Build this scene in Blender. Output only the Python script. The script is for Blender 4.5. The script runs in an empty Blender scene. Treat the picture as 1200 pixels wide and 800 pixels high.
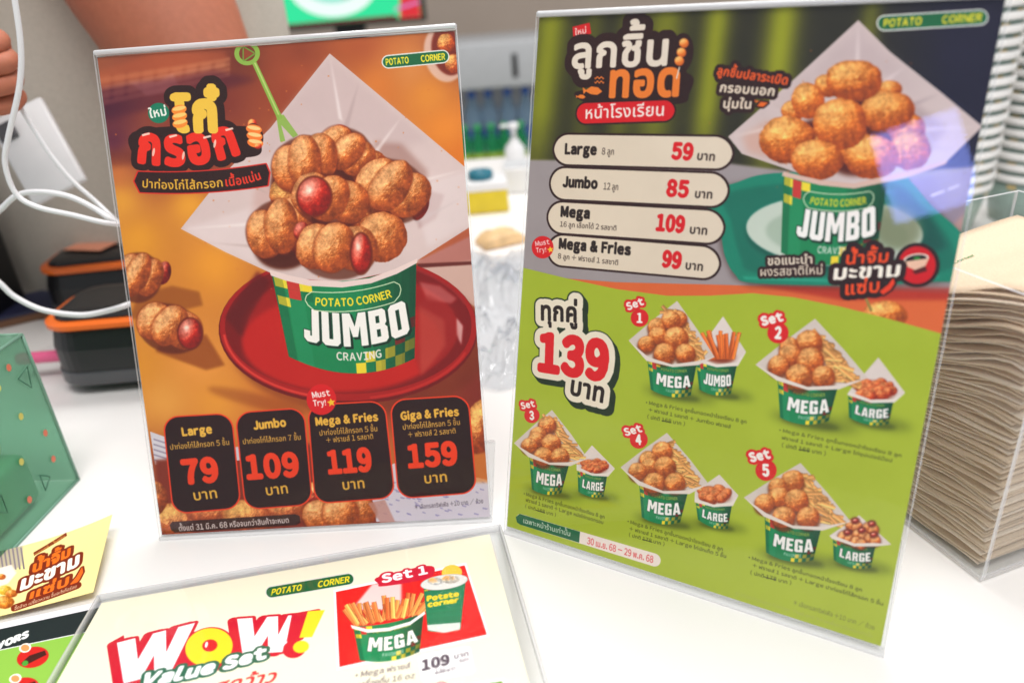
import bpy, bmesh, math, random
import numpy as np
from mathutils import Vector, Matrix
R_ = math.radians
S = bpy.context.scene
COL = S.collection
random.seed(7)
rng = np.random.RandomState(5)

# ------------------------------------------------------------------ camera
CAM_O = np.array([0, 0, .311953])
PITCH, ROLL, FPX = .454709, -.077203, 889.313
cp, sp, cr, sr = math.cos(PITCH), math.sin(PITCH), math.cos(ROLL), math.sin(ROLL)
cF = np.array([0, cp, -sp]); _U = np.array([0, sp, cp]); _R = np.array([1., 0, 0])
cR = cr*_R + sr*_U; cU = -sr*_R + cr*_U
cam = bpy.data.cameras.new('camera'); camo = bpy.data.objects.new('camera', cam); COL.objects.link(camo)
cam.sensor_width = 36; cam.lens = FPX*36/1200; cam.clip_start = .01; cam.clip_end = 50
m = Matrix.Identity(4)
for i in range(3):
    m[i][0] = cR[i]; m[i][1] = cU[i]; m[i][2] = -cF[i]; m[i][3] = CAM_O[i]
camo.matrix_world = m
cam.dof.use_dof = True; cam.dof.focus_distance = .44; cam.dof.aperture_fstop = 4.4
S.camera = camo
# ------------------------------------------------------------------ light
w = bpy.data.worlds.new('World'); S.world = w; w.use_nodes = True
bg = w.node_tree.nodes['Background']; bg.inputs[0].default_value = (.93, .96, 1, 1); bg.inputs[1].default_value = .42
def area(name, loc, target, size, power, col=(1, .97, .93), sy=None):
    l = bpy.data.lights.new(name, 'AREA'); l.size = size; l.energy = power; l.color = col
    if sy: l.shape = 'RECTANGLE'; l.size_y = sy
    o = bpy.data.objects.new(name, l); o.location = loc
    o.rotation_euler = (Vector(target)-Vector(loc)).to_track_quat('-Z', 'Y').to_euler(); COL.objects.link(o); return o
area('ceiling_panel_light', (.1, -.15, 1.75), (.0, .5, 0), 1.1, 22, (1, .97, .94), .7)
area('rear_panel_light', (.2, 1.3, 1.9), (.1, .8, 0), 1.2, 24, (1, .98, .96), .6)
bl = area('blue_display_light', (-.62, -.90, .65), (.20, .30, .24), .17, .019, (.26, .34, 1), .20)
bl.data.spread = R_(19); bl.rotation_euler = (bl.rotation_euler.to_matrix() @ Matrix.Rotation(R_(24), 3, 'Z')).to_euler()
S.view_settings.view_transform = 'Standard'; S.view_settings.look = 'None'
S.view_settings.exposure = .27; S.view_settings.gamma = 1
S.cycles.max_bounces = 8; S.cycles.transparent_max_bounces = 24; S.cycles.use_denoising = True
S.cycles.caustics_reflective = False; S.cycles.caustics_refractive = False

# ------------------------------------------------------------------ helpers
def lin(c):
    c = [x/255 for x in c[:3]]
    return tuple([x/12.92 if x <= .04045 else ((x+.055)/1.055)**2.4 for x in c])+(1,)
def mat(name, rgb, rough=.5, bump=0, bscale=60, var=.0, metal=0, trans=0, sss=0, coat=0, emit=0, ior=1.5):
    m = bpy.data.materials.new(name); m.use_nodes = True; nt = m.node_tree; p = nt.nodes['Principled BSDF']
    c = lin(rgb); p.inputs['Base Color'].default_value = c; p.inputs['Roughness'].default_value = rough
    p.inputs['Metallic'].default_value = metal; p.inputs['Transmission Weight'].default_value = trans
    p.inputs['Coat Weight'].default_value = coat; p.inputs['IOR'].default_value = ior
    if sss: p.inputs['Subsurface Weight'].default_value = sss; p.inputs['Subsurface Scale'].default_value = .004
    if emit: p.inputs['Emission Color'].default_value = c; p.inputs['Emission Strength'].default_value = emit
    tc = nt.nodes.new('ShaderNodeTexCoord'); n = nt.nodes.new('ShaderNodeTexNoise')
    n.inputs['Scale'].default_value = bscale; n.inputs['Detail'].default_value = 5
    nt.links.new(tc.outputs['Object'], n.inputs['Vector'])
    if var:
        mx = nt.nodes.new('ShaderNodeMix'); mx.data_type = 'RGBA'; mx.blend_type = 'MULTIPLY'; mx.inputs[0].default_value = 1
        r = nt.nodes.new('ShaderNodeMapRange'); r.inputs['To Min'].default_value = 1-var; r.inputs['To Max'].default_value = 1+var
        r.inputs['From Min'].default_value = .3; r.inputs['From Max'].default_value = .7
        nt.links.new(n.outputs['Fac'], r.inputs['Value']); mx.inputs[6].default_value = c
        nt.links.new(r.outputs[0], mx.inputs[7]); nt.links.new(mx.outputs[2], p.inputs['Base Color'])
    if bump:
        b = nt.nodes.new('ShaderNodeBump'); b.inputs['Strength'].default_value = bump; b.inputs['Distance'].default_value = .002
        nt.links.new(n.outputs['Fac'], b.inputs['Height']); nt.links.new(b.outputs[0], p.inputs['Normal'])
    return m
def acrylic(name, tint=(1, 1, 1), rough=.02, milky=.0, ior=1.49, scr=.0, diff=(235, 235, 240)):
    """thin clear plastic: see-through, mirror-like by Fresnel, optionally a little milky"""
    m = bpy.data.materials.new(name); m.use_nodes = True; nt = m.node_tree; nt.nodes.remove(nt.nodes['Principled BSDF'])
    out = nt.nodes['Material Output']
    tr = nt.nodes.new('ShaderNodeBsdfTransparent'); tr.inputs[0].default_value = (*tint, 1)
    gl = nt.nodes.new('ShaderNodeBsdfGlossy'); gl.inputs['Roughness'].default_value = rough
    lw = nt.nodes.new('ShaderNodeLayerWeight'); lw.inputs['Blend'].default_value = .5     # Schlick's Fresnel, the same from both sides
    pw = nt.nodes.new('ShaderNodeMath'); pw.operation = 'POWER'; pw.inputs[1].default_value = 5; nt.links.new(lw.outputs['Facing'], pw.inputs[0])
    f0 = .5*((ior-1)/(ior+1))**2; fr = nt.nodes.new('ShaderNodeMath'); fr.operation = 'MULTIPLY_ADD'; fr.inputs[1].default_value = 1-f0; fr.inputs[2].default_value = f0; nt.links.new(pw.outputs[0], fr.inputs[0])
    mx = nt.nodes.new('ShaderNodeMixShader'); nt.links.new(fr.outputs[0], mx.inputs[0])
    nt.links.new(tr.outputs[0], mx.inputs[1]); nt.links.new(gl.outputs[0], mx.inputs[2])
    tc = nt.nodes.new('ShaderNodeTexCoord'); n = nt.nodes.new('ShaderNodeTexNoise'); n.inputs['Scale'].default_value = 9
    nt.links.new(tc.outputs['Object'], n.inputs['Vector'])
    b = nt.nodes.new('ShaderNodeBump'); b.inputs['Strength'].default_value = .05+scr; b.inputs['Distance'].default_value = .001
    nt.links.new(n.outputs['Fac'], b.inputs['Height']); nt.links.new(b.outputs[0], gl.inputs['Normal'])
    last = mx
    if milky:
        d = nt.nodes.new('ShaderNodeBsdfDiffuse'); d.inputs[0].default_value = lin(diff)
        m2 = nt.nodes.new('ShaderNodeMixShader'); m2.inputs[0].default_value = milky
        nt.links.new(mx.outputs[0], m2.inputs[1]); nt.links.new(d.outputs[0], m2.inputs[2]); last = m2
    nt.links.new(last.outputs[0], out.inputs[0])
    return m
def tag(o, label=None, cat=None, group=None, kind=None):
    if label: o['label'] = label
    if cat: o['category'] = cat
    if group: o['group'] = group
    if kind: o['kind'] = kind
    return o
def empty(name, loc=(0, 0, 0), rz=0):
    o = bpy.data.objects.new(name, None); o.location = loc; o.rotation_euler = (0, 0, rz); o.empty_display_size = .02
    COL.objects.link(o); return o
def link(name, me, mt, parent=None, smooth=False):
    o = bpy.data.objects.new(name, me); COL.objects.link(o)
    if mt: me.materials.append(mt)
    if smooth:
        for p in me.polygons: p.use_smooth = True
    if parent: o.parent = parent
    return o
def pyd(name, vs, fs, mt, parent=None, smooth=False):
    me = bpy.data.meshes.new(name); me.from_pydata([tuple(v) for v in vs], [], fs); me.update()
    bm = bmesh.new(); bm.from_mesh(me); bmesh.ops.recalc_face_normals(bm, faces=bm.faces); bm.to_mesh(me); bm.free()
    return link(name, me, mt, parent, smooth)
def box(name, c, s, mt, parent=None, bev=0, rz=0, seg=3, mtx=None):
    bm = bmesh.new(); bmesh.ops.create_cube(bm, size=1)
    for v in bm.verts: v.co = Vector((v.co.x*s[0], v.co.y*s[1], v.co.z*s[2]))
    if bev: bmesh.ops.bevel(bm, geom=bm.edges[:], offset=bev, segments=seg, affect='EDGES', profile=.5)
    M = (mtx or Matrix.Identity(4)) @ Matrix.Translation(c) @ Matrix.Rotation(rz, 4, 'Z')
    bm.transform(M); me = bpy.data.meshes.new(name); bm.to_mesh(me); bm.free()
    return link(name, me, mt, parent, bev > 0)
def lathe(name, prof, loc, mt, parent=None, n=28, sx=1, sy=1):
    vs = []; fs = []
    for r, z in prof:
        for k in range(n):
            a = 2*math.pi*k/n; vs.append((loc[0]+r*sx*math.cos(a), loc[1]+r*sy*math.sin(a), loc[2]+z))
    for i in range(len(prof)-1):
        for k in range(n):
            k2 = (k+1) % n; fs.append((i*n+k, i*n+k2, (i+1)*n+k2, (i+1)*n+k))
    fs.append(tuple(range(n))[::-1]); fs.append(tuple(range((len(prof)-1)*n, len(prof)*n)))
    return pyd(name, vs, fs, mt, parent, True)
def tube(name, pts, r, mt, parent=None, res=10):
    P = [Vector(p) for p in pts]; C = []
    for i in range(len(P)-1):
        p0 = P[max(i-1, 0)]; p1 = P[i]; p2 = P[i+1]; p3 = P[min(i+2, len(P)-1)]
        for k in range(res):
            t = k/res
            C.append(.5*((2*p1)+(p2-p0)*t+(2*p0-5*p1+4*p2-p3)*t*t+(-p0+3*p1-3*p2+p3)*t**3))
    C.append(P[-1]); vs = []; fs = []; n = 10
    up = Vector((.13, .2, 1)).normalized()
    for i, c in enumerate(C):
        d = (C[min(i+1, len(C)-1)]-C[max(i-1, 0)]).normalized(); a = d.cross(up).normalized(); b = d.cross(a)
        for k in range(n):
            t = 2*math.pi*k/n; vs.append(c+(a*math.cos(t)+b*math.sin(t))*r)
    for i in range(len(C)-1):
        for k in range(n): k2 = (k+1) % n; fs.append((i*n+k, i*n+k2, (i+1)*n+k2, (i+1)*n+k))
    fs.append(tuple(range(n))[::-1]); fs.append(tuple(range((len(C)-1)*n, len(C)*n)))
    return pyd(name, vs, fs, mt, parent, True)
def ray(px, py, y=None, z=None):
    """point of the counter (z) or of an upright depth (y) that was measured at a given place of the photo"""
    d = cF + cR*(px-600)/FPX - cU*(py-400)/FPX
    t = (y-CAM_O[1])/d[1] if y is not None else (z-CAM_O[2])/d[2]
    return Vector(CAM_O+t*d)

# ------------------------------------------------------------------ print shop: flat artwork for the printed sheets
TONES = set('่้๊๋์'); UPV = set('ัิีึืํ็'); BELOW = set('ุู')
GC = {}
def _mesh_of(s):
    c = bpy.data.curves.new('t', 'FONT'); c.body = s; c.size = 1; c.fill_mode = 'NONE'; c.resolution_u = 4
    o = bpy.data.objects.new('t', c); COL.objects.link(o)
    me = bpy.data.meshes.new_from_object(o.evaluated_get(bpy.context.evaluated_depsgraph_get()))
    v = np.array([x.co[:2] for x in me.vertices]).reshape(-1, 2); e = [tuple(x.vertices) for x in me.edges]
    bpy.data.objects.remove(o); bpy.data.curves.remove(c); bpy.data.meshes.remove(me)
    nx = {}
    for a, b in e: nx.setdefault(a, []).append(b); nx.setdefault(b, []).append(a)
    seen = set(); out = []
    for st in range(len(v)):
        if st in seen or st not in nx: continue
        loop = [st]; seen.add(st); cur = st
        while True:
            nn = [k for k in sorted(nx[cur]) if k not in seen]
            if not nn: break
            k = cur+1 if cur+1 in nn else nn[0]
            loop.append(k); seen.add(k); cur = k
        out.append(v[loop])
    return v, out
BAR = None
def glyph(ch):
    global BAR
    if BAR is None: BAR = _mesh_of('|')[0][:, 0].min()
    if ch not in GC:
        if '!' < ch <= '~':       # sturdier sans letterforms for Latin print
            v, L = _mesh_of(chr(ord(ch)+0xFEE0)); x0, x1 = v[:, 0].min(), v[:, 0].max(); g = .055 if ch.isalnum() else .08
            GC[ch] = ([c-np.array([x0-g, 0]) for c in L], x1-x0+2*g); return GC[ch]
        if ch == ' ': GC[ch] = ([], .25); return GC[ch]
        adv = 0. if (ch in TONES or ch in UPV or ch in BELOW) else _mesh_of(ch+'|')[0][:, 0].max()-_mesh_of('|')[0][:, 0].max()
        GC[ch] = ([] if ch == ' ' else _mesh_of(ch)[1], adv)
    return GC[ch]
HLAT = _mesh_of('Ｈ')[0][:, 1].max(); HTH = _mesh_of('ก')[0][:, 1].max()
def _r(x0, y0, x1, y1): return [(x0, y0), (x0, y1), (x1, y1), (x1, y0)]
BLK = {'L': (.5, [[(0, 0), (.5, 0), (.5, .22), (.23, .22), (.23, 1), (0, 1)]]),
 'E': (.49, [[(0, 0), (.49, 0), (.49, .2), (.23, .2), (.23, .4), (.43, .4), (.43, .6), (.23, .6), (.23, .8), (.49, .8), (.49, 1), (0, 1)]]),
 'M': (.78, [[(0, 0), (.22, 0), (.22, .6), (.31, .28), (.47, .28), (.56, .6), (.56, 0), (.78, 0), (.78, 1), (.53, 1), (.39, .6), (.25, 1), (0, 1)]]),
 'G': (.56, [[(.08, 0), (.56, 0), (.56, .54), (.29, .54), (.29, .36), (.34, .36), (.34, .2), (.23, .2), (.23, .8), (.34, .8), (.34, .68), (.56, .68), (.56, .9), (.48, 1), (.08, 1), (0, .9), (0, .1)]]),
 'A': (.62, [[(0, 0), (.21, 0), (.24, .18), (.38, .18), (.41, 0), (.62, 0), (.44, 1), (.18, 1)], [(.265, .36), (.31, .76), (.355, .36)]]),
 'R': (.58, [[(0, 0), (.22, 0), (.22, .38), (.28, .38), (.35, 0), (.58, 0), (.49, .44), (.56, .54), (.56, .9), (.47, 1), (0, 1)], _r(.22, .56, .34, .80)]),
 'B': (.57, [[(0, 0), (.48, 0), (.57, .09), (.57, .43), (.50, .51), (.56, .59), (.56, .91), (.47, 1), (0, 1)], _r(.22, .19, .34, .41), _r(.22, .60, .34, .81)]),
 'U': (.58, [[(0, .1), (.1, 0), (.48, 0), (.58, .1), (.58, 1), (.35, 1), (.35, .2), (.23, .2), (.23, 1), (0, 1)]]),
 'O': (.58, [[(0, .1), (.1, 0), (.48, 0), (.58, .1), (.58, .9), (.48, 1), (.1, 1), (0, .9)], _r(.23, .2, .35, .8)]),
 'J': (.47, [[(0, .1), (.1, 0), (.37, 0), (.47, .1), (.47, 1), (.24, 1), (.24, .2), (.19, .2), (.19, .34), (0, .34)]])}
def block(s):
    x = 0; out = []
    for ch in s: w_, L = BLK[ch]; out += [np.array(c)+np.array([x, 0]) for c in [dens(c) for c in L]]; x += w_+.085
    return out, x-.085
def dens(c):
    c = np.array(c, float); o = []
    for i in range(len(c)):
        for q in (0, .34, .67): o.append(c[i]*(1-q)+c[(i+1) % len(c)]*q)
    return np.array(o)
def layout(s, track=0):
    x = 0; out = []
    for i, ch in enumerate(s):
        g, a = glyph(ch); dy = 0
        if ch in TONES:
            if i and s[i-1] in UPV: dy = .2
            elif i+1 < len(s) and s[i+1] == 'ำ': dy = .17
        for c in g: out.append(c+np.array([x, dy]))
        x += a+(track if a else 0)
    return out, x
def cover(conts, x0, y0, w, h, ss=4):
    """anti-aliased non-zero fill of closed contours"""
    A = []
    for c in conts: A.append(np.hstack([c, np.roll(c, -1, 0)]))
    if not A: return np.zeros((h, w), np.float32)
    A = np.vstack(A)-np.array([x0, y0, x0, y0]); A[:, [1, 3]] *= ss
    s = np.where(A[:, 3] > A[:, 1], 1., -1.)
    ya = np.minimum(A[:, 1], A[:, 3]); yb = np.maximum(A[:, 1], A[:, 3])
    r0 = np.clip(np.ceil(ya-.5), 0, h*ss).astype(int); r1 = np.clip(np.ceil(yb-.5), 0, h*ss).astype(int)
    n = r1-r0; idx = np.repeat(np.arange(len(A)), n)
    if len(idx) == 0: return np.zeros((h, w), np.float32)
    rows = np.arange(n.sum())-np.repeat(np.cumsum(n)-n, n)+r0[idx]
    E = A[idx]; t = (rows+.5-E[:, 1])/(E[:, 3]-E[:, 1]); x = np.clip(E[:, 0]+t*(E[:, 2]-E[:, 0]), 0, w)
    i = np.floor(x).astype(int); f = x-i; W2 = w+2
    acc = np.bincount(rows*W2+i, s[idx]*(1-f), h*ss*W2)+np.bincount(rows*W2+i+1, s[idx]*f, h*ss*W2)
    wd = np.minimum(np.abs(np.cumsum(acc.reshape(h*ss, W2), 1)[:, :w]), 1)
    return wd.reshape(h, ss, w).mean(1)
def sh(m, dx, dy):
    o = np.zeros_like(m); h, w_ = m.shape
    if abs(dx) >= w_ or abs(dy) >= h: return o
    o[max(dy, 0):h+min(dy, 0), max(dx, 0):w_+min(dx, 0)] = m[max(-dy, 0):h+min(-dy, 0), max(-dx, 0):w_+min(-dx, 0)]
    return o
def dil(m, r):
    if r <= 0: return m
    o = m.copy(); seen = set()
    if r < 1.5:
        k = min(1, r)
        for d in ((1, 0), (-1, 0), (0, 1), (0, -1)): o = np.maximum(o, k*sh(m, *d))
        if r > 1:
            for d in ((1, 1), (-1, 1), (1, -1), (-1, -1)): o = np.maximum(o, (r-1)*2*sh(m, *d))
        return np.minimum(o, 1)
    for q in (1, .66, .33):
        n = int(max(8, 6.5*r*q))
        for k in range(n):
            d = (int(round(r*q*math.cos(2*math.pi*k/n))), int(round(r*q*math.sin(2*math.pi*k/n))))
            if d in seen: continue
            seen.add(d); o = np.maximum(o, sh(m, *d))
    return o
def blur(m, k):
    for _ in range(3):
        for ax in (0, 1):
            p = np.pad(m, [(k, k) if a == ax else (0, 0) for a in range(m.ndim)], mode='edge'); c = np.cumsum(p, ax)
            c = np.concatenate([np.zeros_like(np.take(c, [0], ax)), c], ax)
            n = 2*k+1; L = m.shape[ax]
            m = (np.take(c, range(n, n+L), ax)-np.take(c, range(0, L), ax))/n
    return m
def mknoise(n, sd):
    r = np.random.RandomState(sd); out = np.zeros((512, 512)); amp = 1; tot = 0
    for o in range(n):
        k = 4*2**o; g = r.rand(k, k); g = np.pad(g, ((0, 1), (0, 1)), mode='wrap')
        t = np.linspace(0, k, 512, endpoint=False); i = t.astype(int); f = t-i; f = f*f*(3-2*f)
        a = g[i][:, i]; b = g[i+1][:, i]; c_ = g[i][:, i+1]; d = g[i+1][:, i+1]; F = f[:, None]; G = f[None, :]
        out += amp*((a*(1-F)+b*F)*(1-G)+(c_*(1-F)+d*F)*G); tot += amp; amp *= .62
    return out/tot
NZ = mknoise(7, 3); NZ2 = mknoise(6, 9); NF = np.random.RandomState(2).rand(512, 512)
def nz(X, Y, s, T=NZ): return T[(np.floor(Y*s).astype(int)) % 512, (np.floor(X*s).astype(int)) % 512]
def c3(c): return np.array(c[:3], np.float64)/255
class Sheet:
    def __init__(s, b, a, up, u0, u1, v0, v1, D=4600):
        s.b = np.array(b, float); s.a = np.array(a, float); s.up = np.array(up, float); s.n = np.cross(s.a, s.up)
        s.u0, s.u1, s.v0, s.v1, s.D = u0, u1, v0, v1, D; s.sat = 1.10
        s.W = int((u1-u0)*D); s.H = int((v1-v0)*D); s.C = np.ones((s.H, s.W, 3))
        x = (np.arange(s.W)+.5)/D+u0; y = v1-(np.arange(s.H)+.5)/D; U_, V_ = np.meshgrid(x, y)
        P = s.b-CAM_O+U_[..., None]*s.a+V_[..., None]*s.up
        z = P@cF; s.X = 600+FPX*(P@cR)/z; s.Y = 400-FPX*(P@cU)/z
    def tc(s, pts):
        p = np.atleast_2d(np.array(pts, float))
        d = cF+np.outer((p[:, 0]-600)/FPX, cR)-np.outer((p[:, 1]-400)/FPX, cU)
        t = ((s.b-CAM_O)@s.n)/(d@s.n); Q = CAM_O+d*t[:, None]-s.b
        return np.stack([(Q@s.a-s.u0)*s.D, (s.v1-Q@s.up)*s.D], 1)
    def sc(s, x, y):
        q = s.tc([(x, y), (x, y-1), (x+1, y)]); return np.linalg.norm(q[1]-q[0]), np.linalg.norm(q[2]-q[0])
    def crop(s, P, pad):
        x0 = int(max(0, np.floor(P[:, 0].min()-pad))); x1 = int(min(s.W, np.ceil(P[:, 0].max()+pad)))
        y0 = int(max(0, np.floor(P[:, 1].min()-pad))); y1 = int(min(s.H, np.ceil(P[:, 1].max()+pad)))
        return x0, y0, x1-x0, y1-y0
    def put(s, bb, M, col, al=1):
        x0, y0, w_, h = bb; M = (M*al)[..., None]; V = s.C[y0:y0+h, x0:x0+w_]
        s.C[y0:y0+h, x0:x0+w_] = V*(1-M)+(c3(col) if not isinstance(col, np.ndarray) else col)*M
    def poly(s, pts, col, al=1, out=None, soft=0, smooth=False, tex=0, nc=False):
        P = s.tc(pts) if not nc else np.array(pts, float)
        if smooth:
            n = len(P); Q = []
            for i in range(n):
                a, b, c, d = P[i-1], P[i], P[(i+1) % n], P[(i+2) % n]
                for t in np.linspace(0, 1, 8, endpoint=False): Q.append(.5*(2*b+(c-a)*t+(2*a-5*b+4*c-d)*t*t+(-a+3*b-3*c+d)*t**3))
            P = np.array(Q)
        r = max([o[0] for o in out], default=0) if out else 0
        bb = s.crop(P, r+3*soft+3)
        if bb[2] <= 0 or bb[3] <= 0: return
        M = cover([P], *bb)
        if out:
            for rr, cc in out: s.put(bb, dil(M, rr), cc)
        if soft: M = blur(M, int(soft))
        if tex:
            x0, y0, w_, h = bb; X = s.X[y0:y0+h, x0:x0+w_]; Y = s.Y[y0:y0+h, x0:x0+w_]
            g = 1+tex*(nz(X, Y, 3.1)-.5)*2; col = np.clip(c3(col)[None, None]*g[..., None], 0, 1)
        s.put(bb, M, col, al)
    def ell(s, cx, cy, rx, ry, rot=0, col=(255, 255, 255), al=1, out=None, soft=0, a0=0, a1=360, tex=0):
        t = np.radians(np.linspace(a0, a1, 56)); a = math.radians(rot)
        x = rx*np.cos(t); y = ry*np.sin(t)
        s.poly(np.stack([cx+x*math.cos(a)-y*math.sin(a), cy+x*math.sin(a)+y*math.cos(a)], 1), col, al, out, soft, tex=tex)
    def rrect(s, q, rad, col, out=None, al=1, gap=None):
        """rounded card; q = its four corners TL TR BR BL, rad in photo pixels"""
        P = s.tc(q); k = sum(s.sc(*q[0]))/2; r = rad*k; Q = []
        for i in range(4):
            a, b, c = P[i-1], P[i], P[(i+1) % 4]
            u = (a-b)/np.linalg.norm(a-b)*r; v = (c-b)/np.linalg.norm(c-b)*r
            for t in np.linspace(0, math.pi/2, 9): Q.append(b+u*(1-math.sin(t))+v*(1-math.cos(t)))
        s.poly(Q, col, al, out, nc=True)
    def text(s, t, pts, col, h=None, bold=.03, out=None, shear=0, track=0, al=1, shadow=None, vert=None, blk=False):
        if not t: return
        bold = bold*.62; L, W_ = block(t) if blk else layout(t, track+bold*1.25); P = s.tc(pts)
        if len(P) == 2: P = np.array([P[0], (P[0]+P[1])/2, P[1]])
        else: P[1] = 2*P[1]-(P[0]+P[2])/2
        def B(u): return P[0]*(1-u)**2+2*P[1]*u*(1-u)+P[2]*u*u
        uu = np.linspace(0, 1, 20)[:, None]; ln = np.linalg.norm(np.diff(B(uu), axis=0), axis=1).sum()
        sx = ln/W_; Hh = HTH if any(c in t for c in 'กบนทปมรลอดหว') and not any('A' <= c <= 'z' for c in t) else HLAT
        mid = np.array(pts[len(pts)//2]) if len(pts) == 3 else (np.array(pts[0])+np.array(pts[-1]))/2
        if blk: Hh = 1
        sy = h*s.sc(*mid)[0]/Hh if h else sx
        K = []
        for c in L:
            u = ((c[:, 0]+c[:, 1]*shear)/W_)[:, None]; p = B(u); T = 2*(P[1]-P[0])*(1-u)+2*(P[2]-P[1])*u
            T /= np.linalg.norm(T, axis=1)[:, None]; N = np.stack([T[:, 1], -T[:, 0]], 1)
            if vert is not None: g = s.tc([mid, mid+np.array(vert)]); g = g[1]-g[0]; N = .75*np.tile(g/np.linalg.norm(g), (len(N), 1))+.25*N
            K.append(p+N*c[:, 1:2]*sy)
        if not K: return
        r = bold*sy; ro = max([o[0] for o in out], default=0) if out else 0
        bb = s.crop(np.vstack(K), r+ro+4+(max(abs(shadow[0]), abs(shadow[1])) if shadow else 0))
        if bb[2] <= 0 or bb[3] <= 0: return
        M = dil(cover(K, *bb), r)
        if out:
            for rr, cc in out:
                D_ = dil(M, rr)
                if shadow and rr == out[0][0]:
                    A_ = D_.copy()
                    for k in range(1, 9): A_ = np.maximum(A_, sh(D_, int(shadow[0]*k/8), int(shadow[1]*k/8)))
                    D_ = A_
                s.put(bb, D_, cc)
        s.put(bb, M, col, al)
    def loc(s, cx, cy, R):
        bb = s.crop(s.tc([(cx-R, cy-R), (cx+R, cy-R), (cx+R, cy+R), (cx-R, cy+R)]), 2)
        x0, y0, w_, h = bb
        return bb, s.X[y0:y0+h, x0:x0+w_], s.Y[y0:y0+h, x0:x0+w_]
    def ball(s, cx, cy, rx, ry, rot=0, col=(220, 124, 50), dark=(124, 46, 16), lite=(250, 190, 116), rough=.1, ridge=0, gl=0, amb=.47, crumbs=.5, sq=2.):
        R = max(rx, ry)*1.35; bb, X, Y = s.loc(cx, cy, R)
        if bb[2] <= 0 or bb[3] <= 0: return
        a = math.radians(rot); x = ((X-cx)*math.cos(a)+(Y-cy)*math.sin(a))/rx; y = (-(X-cx)*math.sin(a)+(Y-cy)*math.cos(a))/ry
        Rm = max(R, 4.)
        lump = (nz(X+cx*7, Y+cy*3, 150/Rm, NZ2)-.5)*1.6; midn = (nz(X+cx*3, Y+cy*5, 520/Rm)-.5)*2; XR, YR = X*.83+Y*.56, Y*.83-X*.56; fine = (nz(XR+cx, YR+cy*9, 31, NZ2)+nz(Y+cy*3, X, 23)-1)*1.5; midn = midn*.5+(nz(YR+cx, XR+cy, 700/Rm, NZ2)-.5)*1.3
        rr = (np.abs(x)**sq+np.abs(y)**sq)**(1/sq)*(1+lump*rough*1.6)
        z = np.sqrt(np.clip(1-rr**2, 0, 1)); e = 1.3/min(rx, ry)
        M = np.clip((1-rr)/e, 0, 1)
        hgt = z+lump*rough*1.0+(fine*.34+midn*.50)*rough*min(1, 26/R)
        cr_ = 0
        if ridge:
            ph = x*ridge*2.0+y*y*.9+y*.5+lump*1.6+cx; cr_ = np.abs(np.sin(ph))**.45; hgt = hgt+cr_*.11
        gy, gx = np.gradient(hgt); u, v = s.sc(cx, cy); gx = gx*u*R*.8; gy = gy*v*R*.8
        nrm = np.sqrt(gx**2+gy**2+1); Lx, Ly, Lz = -.42, -.62, .66
        d = np.clip((-gx*Lx-gy*Ly+Lz)/nrm, 0, 1.3)
        sd = np.clip(amb+d*.95+(midn*.15+fine*.16)*min(1, rough*9), 0, 1.35)
        t = np.clip(sd, 0, 1)[..., None]; t2 = np.clip(sd-.85, 0, .5)[..., None]*2
        C = c3(dark)*(1-t)+c3(col)*t; C = C*(1-t2)+c3(lite)*t2
        edge = np.clip((rr-.72)/.28, 0, 1)[..., None]*.34; C = C*(1-edge)+c3(dark)*edge
        if ridge: C = C*(.8+.2*np.clip(cr_*1.5, 0, 1))[..., None]
        if crumbs:
            g = (NF[(np.floor(Y*1.1).astype(int)*7+int(cx)) % 512, (np.floor(X*1.1).astype(int)) % 512] > .88)*np.clip(d, .15, 1)
            C = C+g[..., None]*np.array([.20, .12, .07])*crumbs
            C = C*(1+fine[..., None]*.25+lump[..., None]*.25+midn[..., None]*.2)
        if gl:
            hx = np.exp(-(((x+.3)**2+(y+.35)**2)/.05)); C = C+hx[..., None]*gl
        s.put(bb, M, np.clip(C, 0, 1))
    def roll(s, cx, cy, rx, ry, rot, ends, n=2, **k):
        """dough-wrapped sausage with the red ends given as (x, y, rx, ry)"""
        back = [e for e in ends if len(e) > 4]
        for e in back: s.ball(e[0], e[1], e[2], e[3], rot, (170, 45, 30), (70, 10, 8), (235, 130, 110), .04, 0, .12, crumbs=.15)
        c_, s_ = math.cos(math.radians(rot)), math.sin(math.radians(rot)); kw = dict(rough=.11, sq=2.15, col=(218, 124, 62), dark=(126, 48, 22), lite=(248, 184, 128))
        s.ell(cx, cy+ry*.12, rx*1.04, ry*1.06, rot, (80, 28, 12), .7, soft=2)
        L = [(-.50, .56, .86), (.50, .56, .84), (.02+.2*(rng.rand()-.5), .52, .98)] if max(rx, ry) > 22 else [(-.4, .66, .9), (.38, .64, .92)]
        for o_, fx, fy in L:
            w_ = (rng.rand()-.5)*8; s.ell(cx+o_*rx*c_, cy+o_*rx*s_, rx*fx*1.07, ry*fy*1.02, rot+14+w_, (124, 52, 26), .42, soft=1)
            s.ball(cx+o_*rx*c_, cy+o_*rx*s_, rx*fx, ry*fy, rot+14+w_*1.5, **kw)
        for e in ends:
            if len(e) > 4: continue
            s.ell(e[0], e[1], e[2]+1.6, e[3]+1.6, rot*0, (105, 35, 18), .85, soft=1)
            s.ball(e[0], e[1], e[2], e[3], 0, (200, 50, 35), (95, 15, 12), (245, 150, 130), .04, 0, .3, crumbs=.12)
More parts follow.
